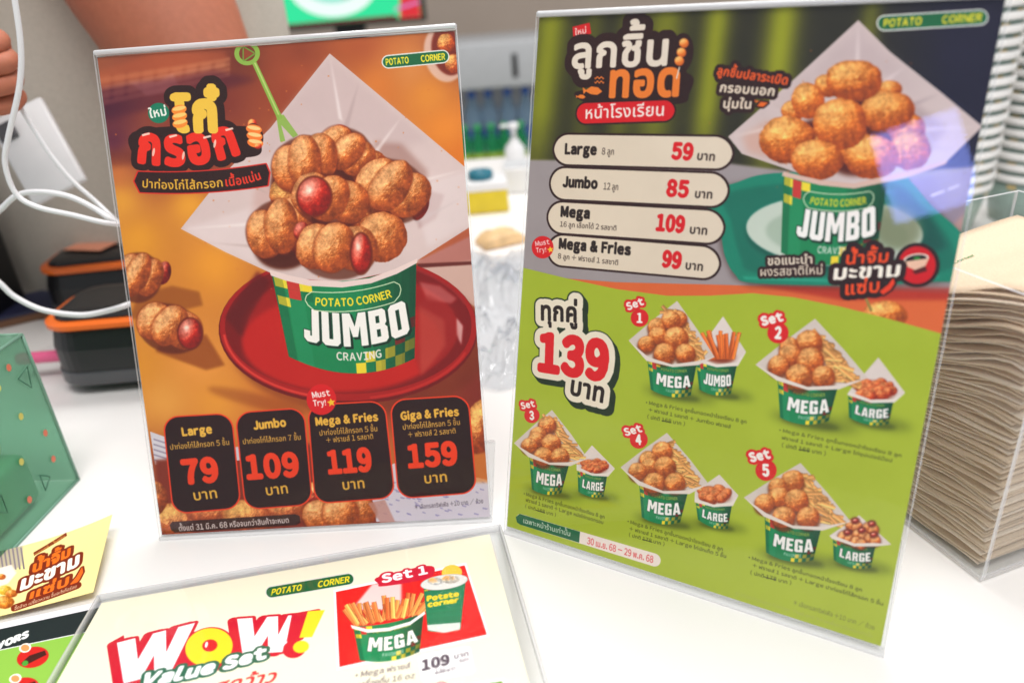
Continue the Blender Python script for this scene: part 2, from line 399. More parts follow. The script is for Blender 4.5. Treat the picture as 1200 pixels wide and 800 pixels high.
    def fry(s, x0, y0, x1, y1, w_, col=(226, 165, 100)):
        a = np.array([x0, y0]); b = np.array([x1, y1]); d = b-a; n = np.array([-d[1], d[0]])/np.linalg.norm(d)*w_/2
        j = 1+.16*(rng.rand()-.5)*2; c = [min(255, v*j) for v in col]
        s.poly([a+n*1.25, b+n*1.25, b-n*1.25, a-n*1.25], [v*.55 for v in c], .8)
        s.poly([a+n, b+n, b-n, a-n], c, tex=.15)
        s.poly([a+n*.9, b+n*.9, b+n*.1, a+n*.1], [min(255, v*1.15+14) for v in c], .8)
    def cup(s, TL, TR, BR, BL, sag, name, sub, rim=True, fs=1.):
        """printed picture of a green paper tub with checkers and lettering"""
        TL, TR, BR, BL = map(np.array, (TL, TR, BR, BL)); TL, TR, BR, BL = [q.astype(float) for q in (TL, TR, BR, BL)]
        dn = ((BL-TL)+(BR-TR))/2; H_ = np.linalg.norm(dn); dn /= H_
        def pt(u, v):
            a = TL+(TR-TL)*u; b = BL+(BR-BL)*u; return a+(b-a)*v+dn*sag*4*u*(1-u)*(.8+.2*v)
        U_ = np.linspace(0, 1, 18)
        def band(u0, u1, v0, v1, c, al=1, n=8):
            uu = np.linspace(u0, u1, n); s.poly([pt(u, v0) for u in uu]+[pt(u, v1) for u in uu[::-1]], c, al)
        band(0, 1, 0, 1, (26, 128, 82), n=18)
        W_ = np.linalg.norm(TR-TL); k = .085
        yl, rd, dg = (232, 208, 66), (200, 48, 44), (22, 112, 72)
        for (i, j, c) in [(0, 0, yl), (1, 1, rd), (2, 0, yl), (0, 2, yl), (1, 0, rd), (2, 1, yl)]: band(i*k+.01, (i+1)*k+.01, .02+j*.11, .02+(j+1)*.11, c if (i+j) % 2 == 0 or c == rd else dg)
        for i in range(6):
            for j in range(5):
                if (i+j) % 2 == 0 and i+(4-j)*.0 >= 0 and (j >= 3 or i >= 4) and not (j < 2 and i < 5):
                    band(.53+i*.078, .53+(i+1)*.078, .45+j*.11, .45+(j+1)*.11, (yl, rd)[(i//1+j//2) % 2])
        for i in range(7):   # the printed tub is photographed with a darker side
            band(.62+i*.055, 1, 0, 1, (8, 35, 28), .11)
        band(0, .07, 0, 1, (8, 60, 45), .25); band(.08, .2, 0, 1, (120, 200, 160), .10)
        def tx(t, u0, u1, v, hh, c, bold, **kw):
            if not t: return
            um = (u0+u1)/2; s.text(t, [pt(u0, v), pt(um, v), pt(u1, v)], c, h=hh, bold=bold, vert=-dn*5, track=.03, **kw)
        if W_ > 90:
            tx('JUMBO', .165, .975, .73, H_*.37, (20, 44, 34), .0, blk=True, out=[(2, (20, 44, 34))])
        tx(name, .15, .96, .71, H_*(.37 if W_ > 90 else .38), (246, 238, 232), .0, blk=True, out=[(2.5 if W_ > 90 else 1.2, (18, 70, 48))]) if name else None
        if sub: tx(sub, .38, .74, .86, H_*.085, (236, 226, 215), .05)
        if W_ > 90:
            c0, c1, c2 = pt(.27, .27), pt(.55, .27), pt(.83, .27)
            s.text('POTATO CORNER', [c0, c1, c2], (240, 215, 60), h=H_*.085, bold=.06)
            a = [pt(u, .12) for u in np.linspace(.26, .84, 9)]; b = [pt(u, .33) for u in np.linspace(.84, .26, 9)]
            e1 = [pt(.88, .17), pt(.89, .225), pt(.88, .28)]; e0 = [pt(.22, .28), pt(.205, .225), pt(.22, .17)]
            L = a+e1+b+e0; L.append(L[0])
            for i in range(len(L)-1):
                d = L[i+1]-L[i]; n = np.array([-d[1], d[0]])/max(np.linalg.norm(d), 1e-6)*.55*fs
                s.poly([L[i]+n, L[i+1]+n, L[i+1]-n, L[i]-n], (215, 225, 190))
        else:
            L = [pt(.27, .22), pt(.55, .22), pt(.83, .22)]
            s.text('POTATO CORNER', L, (225, 212, 90), h=H_*.09, bold=.05, out=[(1.6, (20, 85, 60))])
    def logo(s, x0, y0, x1, y1, hh):
        """green lozenge sign of the shop"""
        a = np.array([x0, y0], float); b = np.array([x1, y1], float); d = (b-a)/np.linalg.norm(b-a); n = np.array([-d[1], d[0]])
        if n[1] > 0: n = -n
        def cap(r, c):
            t = np.linspace(-math.pi/2, math.pi/2, 12)
            P = [b-d*hh+d*r*math.cos(q)+n*r*math.sin(q) for q in t]+[a+d*hh-d*r*math.cos(q)+n*r*math.sin(-q) for q in t]
            s.poly(P, c)
        cap(hh*1.12, (225, 222, 215)); cap(hh*.92, (24, 98, 62))
        L = np.linalg.norm(b-a); o = -n*hh*.52
        s.text('POTATO', [a+d*L*.05+o, a+d*L*.40+o], (240, 215, 60), h=hh*1.02, bold=.07)
        s.text('CORNER', [a+d*L*.58+o, a+d*L*.95+o], (240, 215, 60), h=hh*1.02, bold=.07)
    def idw(s, pts, p=2.4, e=60):
        st = 3; X = s.X[::st, ::st]; Y = s.Y[::st, ::st]; A = np.zeros(X.shape+(3,)); Wt = np.zeros(X.shape)
        for x, y, *c in pts:
            q = 1/((X-x)**2+(Y-y)**2+e)**(p/2); A += q[..., None]*c3(c); Wt += q
        A /= Wt[..., None]; A = np.repeat(np.repeat(A, st, 0), st, 1)[:s.H, :s.W]; s.C[:] = blur(A, 5)
    def grain(s, a=.03):
        s.C += (nz(s.X, s.Y, 2.3)-.5)[..., None]*a*2; s.C = np.clip(s.C, 0, 1)
    def image(s, name):
        L = s.C.mean(2, keepdims=True); s.C = np.clip((L+(s.C-L)*s.sat-.5)*1.09+.5, 0, 1)
        im = bpy.data.images.new(name, s.W, s.H); px = np.ones((s.H, s.W, 4), np.float32); px[..., :3] = np.clip(s.C[::-1], 0, 1)
        im.pixels.foreach_set(px.ravel()); im.update(); im.pack(); return im
    def mesh(s, name, parent, rough=.45, off=0, thick=.00025, bend=None, trim=None, gain=1.0):
        """the sheet of paper itself: a thin slab whose face carries the print"""
        nx, ny = 24, 32; vs = []; fs = []; uv = []
        nn = -s.n/np.linalg.norm(s.n)
        if nn@(CAM_O-s.b) < 0: nn = -nn
        for side in (1, 0):
            for j in range(ny+1):
                for i in range(nx+1):
                    a, b = i/nx, j/ny; u = s.u0+(s.u1-s.u0)*a; v = s.v0+(s.v1-s.v0)*b
                    k = off+(thick if side else 0)+(bend(a, b) if bend else 0)
                    vs.append(s.b+s.a*u+s.up*v+nn*k); uv.append((a, b))
        N = (nx+1)*(ny+1)
        for side in (0, 1):
            for j in range(ny):
                for i in range(nx):
                    k = side*N+j*(nx+1)+i; f = (k, k+1, k+nx+2, k+nx+1); fs.append(f if side == 0 else f[::-1])
        def e(k, l): fs.append((k, l, l+N, k+N))
        for i in range(nx): e(i, i+1); e(ny*(nx+1)+i+1, ny*(nx+1)+i)
        for j in range(ny): e((j+1)*(nx+1), j*(nx+1)); e(j*(nx+1)+nx, (j+1)*(nx+1)+nx)
        me = bpy.data.meshes.new(name); me.from_pydata([tuple(v) for v in vs], [], fs); me.update()
        l = me.uv_layers.new(name='UVMap')
        for lp in me.loops: l.data[lp.index].uv = uv[lp.vertex_index]
        m = bpy.data.materials.new(name+'_print'); m.use_nodes = True; nt = m.node_tree; p = nt.nodes['Principled BSDF']
        t = nt.nodes.new('ShaderNodeTexImage'); t.image = s.image(name+'_art'); t.extension = 'EXTEND'
        nt.links.new(t.outputs[0], p.inputs['Base Color']); p.inputs['Roughness'].default_value = rough
        p.inputs['Specular IOR Level'].default_value = .3
        tc = nt.nodes.new('ShaderNodeTexCoord'); n = nt.nodes.new('ShaderNodeTexNoise'); n.inputs['Scale'].default_value = 14
        bmp = nt.nodes.new('ShaderNodeBump'); bmp.inputs['Strength'].default_value = .15; bmp.inputs['Distance'].default_value = .002
        nt.links.new(tc.outputs['Object'], n.inputs['Vector']); nt.links.new(n.outputs['Fac'], bmp.inputs['Height']); nt.links.new(bmp.outputs[0], p.inputs['Normal'])
        return link(name, me, m, parent, False)
def frame(x, y, z, yaw, tilt):
    a = np.array([math.cos(yaw), math.sin(yaw), 0]); n = np.array([-math.sin(yaw), math.cos(yaw), 0])
    return np.array([x, y, z]), a, n*math.sin(tilt)+np.array([0, 0, 1])*math.cos(tilt)
# ------------------------------------------------------------------ setting
M_counter = mat('white_solid_surface', (238, 236, 234), .22, var=.02, bscale=3)
M_wall = mat('beige_wall_paint', (188, 172, 158), .7, bump=.05, var=.04, bscale=4)
M_floor = mat('grey_floor', (120, 112, 105), .5, var=.1, bscale=3)
M_dark = mat('black_plastic', (24, 24, 26), .38, bump=.05, bscale=200)
M_white = mat('white_plastic', (225, 225, 226), .35, var=.02)
def slab(name, pts, z0, z1, mt):
    n = len(pts); vs = [(x, y, z1) for x, y in pts]+[(x, y, z0) for x, y in pts]
    fs = [tuple(range(n)), tuple(range(2*n-1, n-1, -1))]+[(i, i+n, (i+1) % n+n, (i+1) % n) for i in range(n)]
    o = pyd(name, vs, fs, mt); bm = bmesh.new(); bm.from_mesh(o.data)
    bmesh.ops.bevel(bm, geom=[e for e in bm.edges if e.verts[0].co.z > z1-1e-4 and e.verts[1].co.z > z1-1e-4], offset=.004, segments=3, affect='EDGES')
    bm.to_mesh(o.data); bm.free(); return tag(o, kind='structure')
slab('counter_top', [(-1.1, -.35), (1.3, -.35), (1.3, 1.42), (-.12, 1.42), (-.12, .86), (-1.1, .86)], -.04, 0, M_counter)
box('counter_front', (.1, .25, -.49), (2.3, 1.15, .90), M_wall)['kind'] = 'structure'
box('counter_rear', (.59, 1.11, -.49), (1.36, .56, .90), M_wall)['kind'] = 'structure'
box('rear_shelf', (0, 2.85, -.60), (3.4, 1.1, .66), M_counter, bev=.004)['kind'] = 'structure'
box('floor', (0, .8, -.97), (9, 9, .06), M_floor)['kind'] = 'structure'
box('back_wall', (0, 3.55, .6), (7, .1, 3.1), M_wall)['kind'] = 'structure'

# ------------------------------------------------------------------ poster with the sausage rolls
P1 = frame(-.235101, .388323, 0, -.034018, .316371)
P2 = frame(-.014545, .369559, 0, -.550575, .26025)
K = (48, 22, 20)
s = Sheet(*P1, .0014, .2127, .0032, .2975)
s.idw([(115, 80, 150, 85, 60), (200, 90, 165, 85, 58), (280, 70, 112, 52, 38), (350, 60, 140, 68, 44), (420, 50, 170, 88, 50), (480, 80, 208, 135, 75), (530, 60, 125, 62, 50),
       (125, 130, 88, 34, 52), (130, 165, 92, 38, 60), (200, 170, 115, 48, 44), (260, 120, 125, 56, 46), (330, 110, 150, 72, 48), (350, 90, 165, 82, 50), (440, 100, 210, 125, 58), (500, 110, 218, 140, 60), (520, 150, 224, 138, 55), (540, 180, 214, 122, 44),
       (135, 200, 196, 118, 66), (180, 192, 150, 70, 50), (245, 188, 140, 66, 48), (140, 235, 220, 155, 62), (220, 240, 226, 158, 58), (160, 280, 221, 152, 52), (250, 310, 226, 152, 56), (300, 200, 170, 90, 55), (160, 430, 212, 142, 52), (230, 430, 224, 150, 72), (250, 470, 220, 148, 60), (190, 470, 222, 155, 75),
       (330, 478, 205, 120, 48), (400, 480, 165, 80, 42), (480, 470, 130, 50, 36), (560, 460, 125, 46, 34), (565, 520, 160, 85, 50), (200, 550, 150, 72, 45), (260, 560, 190, 110, 60), (430, 540, 200, 120, 60), (560, 300, 170, 90, 70)])
for i in range(9):   # straw mat at the top left of the photograph on the poster
    s.poly([(115+i*17, 88-i*2), (127+i*17, 86-i*2), (126+i*17, 118-i*5), (114+i*17, 122-i*5)], (205, 130, 95), .35, soft=3)
for i in range(4): s.poly([(112, 92+i*9), (268, 66+i*6), (268, 71+i*6), (112, 98+i*9)], (226, 160, 120), .35, soft=2)
s.poly([(110, 84), (180, 62), (262, 60), (265, 70), (200, 82), (112, 104)], (175, 92, 60), .5, soft=5)
s.poly([(185, 95), (200, 85), (210, 105), (170, 112), (150, 96)], (225, 160, 140), .5, soft=3)
s.poly([(110, 104), (250, 82), (300, 92), (220, 118), (115, 140)], (70, 22, 48), .55, soft=7)
s.poly([(120, 178), (240, 168), (260, 182), (124, 196)], (80, 26, 30), .4, soft=7)
s.ell(520, 62, 24, 34, -10, (225, 195, 185), .75, soft=2); s.ell(525, 58, 20, 30, -10, (120, 45, 30), 1, soft=2)
s.ball(522, 50, 11, 12, 0, (200, 95, 45)); s.ball(530, 74, 10, 12, 0, (205, 100, 50))
s.poly([(486, 305), (554, 300), (560, 345), (556, 360), (505, 325)], (205, 170, 158), 1, soft=1)
s.poly([(490, 305), (554, 275), (554, 305), (487, 314)], (180, 120, 110), 1, soft=2)
s.poly([(488, 309), (555, 306), (555, 310), (488, 314)], (90, 30, 25), .9, soft=1)
# plate
s.ell(418, 400, 154, 88, 2, (110, 45, 20), .55, soft=8)
s.ell(407, 386, 152.5, 88, 0, (108, 14, 14)); s.ell(407, 384, 151, 86, 0, (158, 26, 24)); s.ell(407, 382, 145, 80, 0, (120, 14, 16)); s.ell(408, 386, 128, 68, 0, (150, 24, 22), soft=3); s.ell(400, 402, 118, 58, 0, (184, 34, 26), soft=5)
s.poly([(262, 372), (300, 318), (316, 330), (290, 372), (282, 396)], (92, 16, 18), .75, soft=4)
s.ell(407, 386, 150, 86, 0, (214, 62, 52), .9, a0=95, a1=172, soft=0) if 0 else None
for a0, a1, c_, al in ((100, 175, (214, 70, 60), .9), (20, 80, (190, 50, 44), .8), (-62, -20, (150, 40, 40), .8)):
    t = np.radians(np.linspace(a0, a1, 24)); P = [(407+148*math.cos(q), 385+84*math.sin(q)) for q in t]+[(407+145*math.cos(q), 385+81*math.sin(q)) for q in t[::-1]]
    s.poly(P, c_, al, soft=1)
s.poly([(490, 330), (515, 335), (535, 350), (528, 356), (500, 352)], (222, 150, 145), .5, soft=3); s.poly([(534, 372), (542, 382), (540, 405), (534, 392)], (235, 200, 195), .75, soft=2)
s.poly([(500, 345), (530, 362), (536, 395), (518, 420), (492, 440), (486, 420), (488, 360)], (150, 40, 38), .6, soft=4); s.poly([(490, 358), (520, 375), (522, 405), (492, 442)], (205, 120, 100), .32, soft=4)
# wrap paper
s.poly([(385, 62), (546, 197), (556, 262), (487, 306), (450, 320), (400, 331), (345, 326), (316, 320), (262, 295), (210, 268), (262, 202), (315, 150)], (214, 192, 188), tex=.03)
s.poly([(385, 66), (440, 112), (500, 162), (470, 175), (400, 150), (350, 160), (300, 190), (316, 150)], (198, 174, 172), .55, soft=8)
s.poly([(436, 165), (470, 168), (500, 200), (498, 240), (480, 250), (450, 200)], (150, 105, 95), .55, soft=6); s.poly([(498, 222), (520, 228), (510, 256), (490, 268), (486, 240)], (165, 125, 122), .6, soft=3)
s.poly([(214, 268), (300, 240), (330, 300), (318, 318), (262, 294)], (226, 208, 206), .6, soft=5); s.poly([(300, 205), (330, 190), (330, 235), (292, 255)], (196, 150, 140), .4, soft=7)
for i in range(110):
    x, y = 380+rng.randn()*75, 200+rng.randn()*55
    s.ell(x, y, .6+rng.rand()*.9, .6+rng.rand()*.7, 0, (205, 120, 60), .5)
for a, b_, c_ in (((385, 64), (398, 140), (240, 225, 222)), ((470, 136), (430, 190), (236, 220, 216)), ((545, 198), (480, 215), (238, 224, 220)), ((212, 268), (300, 262), (240, 226, 222)), ((262, 204), (310, 225), (180, 156, 152)), ((330, 130), (372, 160), (182, 158, 156)), ((545, 230), (486, 260), (188, 166, 164)), ((240, 284), (310, 290), (190, 166, 160)), ((420, 94), (404, 150), (184, 160, 158))):
    s.poly([a, (b_[0]-2.5, b_[1]-2), (b_[0]+2.5, b_[1]+2)], c_, .7, soft=2)
s.poly([(480, 220), (546, 200), (552, 262), (500, 290)], (228, 212, 210), .55, soft=5)
# green fork pick
G_ = (140, 172, 80)
s.ell(288, 62, 15, 14, 0, G_); s.ell(288, 62, 9.5, 9, 0, (120, 60, 42)); s.poly([(284, 55), (296, 62), (284, 70)], (140, 70, 45), 1, out=[(3, (112, 150, 66))])
s.poly([(293, 72), (299, 72), (330, 138), (324, 140)], G_); s.poly([(296, 73), (298, 73), (328, 138), (326, 138)], (196, 208, 130), .8)
s.poly([(322, 134), (331, 134), (348, 158), (342, 161), (328, 146), (333, 165), (327, 166)], G_, .9)
# rolls in the cup
for x, y in ((350, 262), (420, 235), (395, 205), (350, 215), (440, 250), (330, 290)): s.ell(x, y, 34, 26, 0, (85, 34, 20), 1, soft=4)
s.ball(432, 196, 24, 22, 0, (186, 96, 50), rough=.12); s.ball(340, 228, 26, 24, 0, (180, 92, 48), rough=.12); s.ball(425, 252, 26, 22, 0, (180, 90, 46), rough=.12)
s.roll(405, 176, 33, 27, 35, [(384, 168, 14, 12, 1), (402, 154, 13, 7, 1)])
s.roll(356, 190, 38, 33, -20, [], 2.4)
s.roll(459, 220, 41, 35, 25, [(492, 243, 9, 17, 1)], 2.6)
s.roll(326, 266, 38, 34, -25, [(349, 283, 13, 20, 1)], 2.2)
s.ball(447, 277, 29, 30, 0, (216, 120, 58), (126, 48, 22), (246, 180, 122), rough=.11)
s.roll(386, 232, 43, 30, 12, [(367, 230, 20, 23)], 2.0)
s.roll(393, 290, 45, 32, 4, [(422, 297, 12, 24), (352, 271, 10, 12, 1)], 2.6)

s.cup((317, 322), (487, 306), (485, 420), (337, 418), 19, 'JUMBO', 'CRAVING')
s.poly([(314, 316), (335, 322), (362, 328), (400, 330), (432, 326), (462, 315), (488, 303), (488, 308), (464, 321), (434, 332), (400, 337), (360, 335), (334, 329), (316, 323)], (232, 208, 202))
# the two rolls on the table
s.poly([(160, 345), (200, 335), (232, 342), (236, 358), (210, 364), (150, 375)], (150, 84, 30), .85, soft=3)
s.roll(160, 322, 27, 28, 12, [(190, 320, 9, 15, 1)], 2)
s.poly([(185, 405), (240, 392), (262, 428), (240, 434), (212, 424), (180, 412)], (148, 78, 28), .9, soft=3)
s.roll(197, 382, 37, 27, 18, [(221, 391, 14, 18)], 2.4)
# lower food
s.poly([(174, 506), (196, 514), (200, 545), (180, 545)], (215, 208, 215), 1)
for i in range(5): s.poly([(178, 514+i*6), (194, 519+i*6), (194, 521+i*6), (178, 516+i*6)], (130, 115, 140), .6)
s.poly([(180, 540), (360, 520), (470, 560), (470, 625), (188, 634)], (128, 52, 36), 1, soft=4)
s.poly([(340, 520), (356, 520), (358, 548), (345, 550)], (205, 196, 205)); s.poly([(270, 525), (284, 523), (285, 540), (272, 540)], (205, 196, 205))
s.poly([(430, 556), (470, 540), (580, 565), (580, 610), (440, 612)], (214, 204, 212), 1)
for i in range(60):
    x = 440+rng.rand()*130; y = 562+rng.rand()*42; s.poly([(x, y), (x+2+rng.rand()*5, y+1.5), (x+2+rng.rand()*4, y+3), (x, y+2)], (150, 140, 178), .7)
for (x, y, a, b) in ((205, 610, 30, 20), (246, 600, 34, 18), (290, 606, 32, 20), (335, 596, 26, 18), (175, 585, 20, 22)): s.ball(x, y, a, b, 10, (200, 110, 66), rough=.1)
s.ball(368, 578, 12, 14, 0, (165, 40, 40), gl=.2); s.roll(396, 602, 42, 22, -6, [], 2.5)
s.poly([(430, 590), (450, 586), (462, 612), (448, 618)], (190, 140, 130), .8, soft=1)
s.ball(563, 500, 20, 33, 12, (178, 88, 44)); s.poly([(545, 535), (572, 530), (574, 566), (552, 566)], (214, 130, 60), .7, soft=3)
s.ell(300, 470, 60, 8, 14, (120, 50, 20), .4, soft=6)
# logo and titles
s.logo(447, 72.5, 525, 65, 7.2)
o = [(7, K)]
s.text('โ', [(203, 152), (222, 152)], (232, 190, 80), h=36, bold=.07, out=[(21, K)]); s.text('ก๋', [(225, 152), (258, 152)], (232, 190, 80), h=33, bold=.11, out=[(21, K)])
s.poly([(160, 152), (290, 148), (304, 168), (300, 182), (262, 186), (230, 194), (180, 192), (156, 184)], K, smooth=True)
s.text('กรอก', [(158, 188), (222, 191), (286, 176)], (222, 52, 34), h=32, bold=.088, track=.03, out=[(17, K)])
s.text('โ', [(202, 152), (223, 152)], (232, 190, 80), h=36, bold=.11); s.text('ก๋', [(225, 152), (258, 152)], (232, 190, 80), h=33, bold=.11)
for x, y in ((164, 157), (196, 159), (236, 160), (262, 151)): s.poly([(x, y), (x+9, y-2.2), (x+10, y), (x+1, y+2.4)], (255, 230, 215), .85)
for x, y in ((178, 178), (213, 182), (250, 168)): s.ell(x, y, 1.5, 5, 10, (255, 225, 210), .8)
s.ball(294, 145, 6, 7, 0, (215, 50, 35), crumbs=0); s.ell(296, 160, 11, 16, -8, K)
for i in range(3): s.ell(208+i*.6, 128+i*8, 9, 5.5, -12, (236, 140, 60)); s.ell(208+i*.6, 126.5+i*8, 8, 2.5, -12, (248, 200, 120)); s.ell(296+i*.8, 151+i*8, 9.5, 5.5, 10, (236, 130, 60)); s.ell(296+i*.8, 149.5+i*8, 8, 2.3, 10, (250, 205, 140))
s.ball(301, 171, 5, 4, 0, (215, 50, 35), crumbs=0)
s.ell(184, 132, 12.5, 12, 0, (28, 120, 92)); s.text('ใหม่', [(174, 138), (195, 134)], (240, 236, 226), h=8, bold=.05)
t_ = np.linspace(0, 1, 14); up_ = [(159+152*t, 201+14*(t*(1-t))*1.0-10*t+4) for t in t_]
top = [(160+150*t, 201-9*t+16*t*(1-t)) for t in t_]; bot = [(162+150*t, 225-8*t+16*t*(1-t)) for t in t_[::-1]]
s.poly([(155.5, 212)]+top+[(314, 202)]+bot, K, out=[(3.5, (205, 50, 40))])
s.text('ปาท่องโก๋ไส้กรอก', [(164, 219), (212, 221.5), (261, 218)], (232, 182, 70), h=7.6, bold=.035)
s.text('เนื้อแน่น', [(262, 218), (285, 215), (306, 209)], (226, 66, 44), h=7.8, bold=.045)
YL = (224, 176, 78); OR = (226, 70, 34)
for q in ([(190, 490), (269, 485.5), (280, 595), (202, 602)], [(275, 485), (354, 479), (364, 591), (287, 597)], [(360, 476), (449, 471), (461, 583), (369, 590)], [(457, 470), (547, 464.5), (557, 577), (467, 584)]):
    s.rrect(q, 17, (42, 12, 14), out=[(4, (222, 70, 36))])
TH5 = 'ปาท่องโก๋ไส้กรอก '
for t, a, b, c, h, bd in (('Large', (212, 511), (248, 507.5), YL, 9, .085), (TH5+'5 ชิ้น', (197.5, 527.5), (268, 521.5), (240, 194, 96), 4.9, .012), ('79', (214, 567), (258, 563), OR, 26, .1), ('บาท', (225, 587), (255, 583.5), YL, 9, .035),
        ('Jumbo', (296, 503.5), (335, 499.5), YL, 9, .085), (TH5+'7 ชิ้น', (283, 521), (352, 515.5), (240, 194, 96), 4.9, .012), ('109', (288, 561), (352, 557), OR, 25.5, .1), ('บาท', (310, 581), (338, 578), YL, 9, .035),
        ('Mega & Fries', (369, 499), (443, 493), YL, 9, .085), (TH5+'5 ชิ้น', (373, 511), (442, 505.5), (240, 194, 96), 4.9, .012), ('+ ฟรายส์ 1 รสชาติ', (381, 519.5), (437, 514.5), (240, 194, 96), 4.9, .012), ('119', (384, 555), (437, 551), OR, 25, .1), ('บาท', (400, 574.5), (428, 572), YL, 9, .035),
        ('Giga & Fries', (469, 492.5), (538, 487), YL, 9, .085), (TH5+'5 ชิ้น', (471, 504), (539, 498), (240, 194, 96), 4.9, .012), ('+ ฟรายส์ 2 รสชาติ', (477, 513), (534, 508), (240, 194, 96), 4.9, .012), ('159', (478, 548), (538, 543.5), OR, 25, .1), ('บาท', (496, 567), (525, 564.5), YL, 9, .035)):
    s.text(t, [a, b], c, h=h, bold=bd)
def badge(s, x, y, r, k=1):
    s.ell(x, y, r, r*1.03, 0, (205, 30, 36)); s.text('Must', [(x-10.5*k, y-1.5*k), (x+11*k, y-5*k)], (248, 240, 235), h=7*k, bold=.06)
    s.text('Try!', [(x-9.5*k, y+8*k), (x+6*k, y+6.5*k)], (248, 240, 235), h=7*k, bold=.06)
    P = []
    for i in range(10):
        q = R_(36*i-100); rr = (5.2 if i % 2 == 0 else 2.3)*k; P.append((x+11.5*k+rr*math.cos(q), y+3.5*k+rr*math.sin(q)))
    s.poly(P, (245, 195, 60))
badge(s, 375.5, 468.5, 17.5)
s.poly([(200, 612), (344, 603), (350, 605), (351, 613), (346, 616), (204, 625), (199, 622), (197, 616)], (48, 26, 26), .88)
s.text('ตั้งแต่ 31 มี.ค. 68 หรือจนกว่าสินค้าจะหมด', [(208, 623), (338, 613)], (238, 225, 220), h=5, bold=.03)
s.text('* เลือกรสทริฟเฟิล +10 บาท / ถ้วย', [(485, 597.5), (566, 590)], (90, 80, 90), h=4, bold=.015)
s.grain(.02); s.C = np.clip(s.C, 0, 1); S1 = s
po = s.mesh('menu_poster', None, off=-.0022)
tag(po, 'orange poster of sausage rolls in a paper cup, in the left clear holder', 'poster')

# ------------------------------------------------------------------ poster with the fried balls and five sets
s = Sheet(*P2, .0012, .2120, .0048, .2985)
X, Y = s.X, s.Y
st = sum(np.exp(-((X+(Y-60)*.12-x0)/wd)**2)*a for x0, wd, a in ((640, 20, .8), (690, 14, .35), (733, 14, .55), (775, 22, .75), (835, 16, .95), (912, 20, 1.), (1015, 12, .55)))
st = np.clip(st, 0, 1)*np.clip((260-Y)/130, .12, 1)*np.where(X < 700, 1, .9)
b0 = c3((46, 44, 32))[None, None]*np.ones(X.shape+(1,)); g0 = c3((156, 160, 34))
C = b0*(1-st[..., None])+g0*st[..., None]
nv = np.clip((X-1020)/90, 0, 1)[..., None]; C = C*(1-nv)+c3((30, 28, 48))*nv
s.C[:] = blur(C, 6)
s.poly([(560, 185), (620, 187), (850, 191), (960, 205), (1080, 200), (1200, 190), (1200, 420), (560, 420)], (160, 150, 150), 1, soft=2)
s.poly([(1040, 215), (1200, 190), (1200, 300), (1100, 260)], (152, 138, 150), 1, soft=3); s.poly([(1090, 228), (1106, 222), (1107, 225), (1091, 231)], (210, 200, 205)); s.poly([(1110, 220), (1124, 215), (1124, 219), (1111, 224)], (210, 200, 205))
s.ell(1090, 222, 42, 26, -10, (176, 164, 170), .4, soft=4, a0=-90, a1=60)
s.poly([(1100, 280), (1130, 250), (1140, 300), (1120, 330)], (190, 150, 140), .8, soft=3)
s.poly([(600, 322), (720, 331), (840, 334), (980, 338), (1120, 345), (1120, 430), (600, 430)], (212, 108, 62)); s.poly([(880, 334), (1120, 338), (1120, 352), (985, 352)], (168, 48, 36), .8, soft=3)
# tray
s.poly([(795, 226), (850, 218), (905, 206), (1052, 206), (1090, 240), (1128, 278), (1118, 328), (1090, 334), (990, 338), (878, 336), (858, 326), (846, 300), (836, 262)], (52, 30, 24), .55, soft=6)
s.poly([(780, 228), (850, 217), (905, 203), (1050, 203), (1066, 212), (1092, 242), (1129, 280), (1117, 326), (1092, 331), (990, 335), (880, 332), (860, 322), (848, 300), (840, 262), (820, 240)], (26, 128, 104), smooth=True)
s.poly([(850, 228), (930, 214), (1046, 214), (1080, 246), (1114, 284), (1106, 318), (990, 324), (884, 320), (866, 300), (856, 262)], (22, 108, 90), .9, soft=3, smooth=True)
s.poly([(1048, 216), (1090, 250), (1110, 290), (1060, 310), (1050, 260)], (20, 70, 64), .6, soft=5); s.poly([(868, 324), (990, 328), (1100, 323), (1100, 326), (990, 332), (872, 328)], (60, 168, 140), .6, soft=1)
s.ell(977, 276, 105, 43, 3, (18, 72, 62), .6, soft=4); s.ell(977, 271, 104, 41, 3, (196, 204, 190), soft=1); s.ell(980, 274, 84, 30, 3, (168, 182, 164), 1, soft=3); s.ell(1050, 266, 30, 26, 20, (120, 124, 92), .75, soft=6)
# wrap paper and balls
s.poly([(1005, 23), (1042, 60), (1100, 106), (1151, 148), (1108, 190), (1060, 207), (1000, 216), (965, 214), (935, 203), (868, 180), (852, 160), (930, 92)], (206, 188, 184), tex=.03)
s.poly([(1005, 30), (1050, 76), (1080, 120), (1040, 90), (990, 70), (930, 110), (900, 130)], (188, 168, 168), .5, soft=8)
s.poly([(1070, 120), (1110, 150), (1080, 185), (1060, 160)], (160, 138, 140), .55, soft=5); s.poly([(868, 160), (900, 140), (900, 185), (875, 178)], (205, 150, 128), .5, soft=6)
for a, b_, c_ in (((1005, 25), (1004, 75), (232, 216, 212)), ((1060, 78), (1030, 100), (228, 212, 210)), ((1148, 148), (1075, 152), (232, 218, 216)), ((856, 160), (900, 150), (228, 212, 206)), ((1100, 110), (1062, 125), (170, 150, 152)), ((940, 86), (965, 105), (176, 156, 154)), ((900, 120), (925, 130), (176, 156, 150)), ((1120, 175), (1070, 172), (176, 156, 158))):
    s.poly([a, (b_[0]-2.5, b_[1]-2), (b_[0]+2.5, b_[1]+2)], c_, .7, soft=2)
for i in range(120):
    x, y = 985+rng.randn()*60, 150+rng.randn()*38; s.ell(x, y, .5+rng.rand(), .5+rng.rand()*.7, 0, (200, 110, 55), .45)
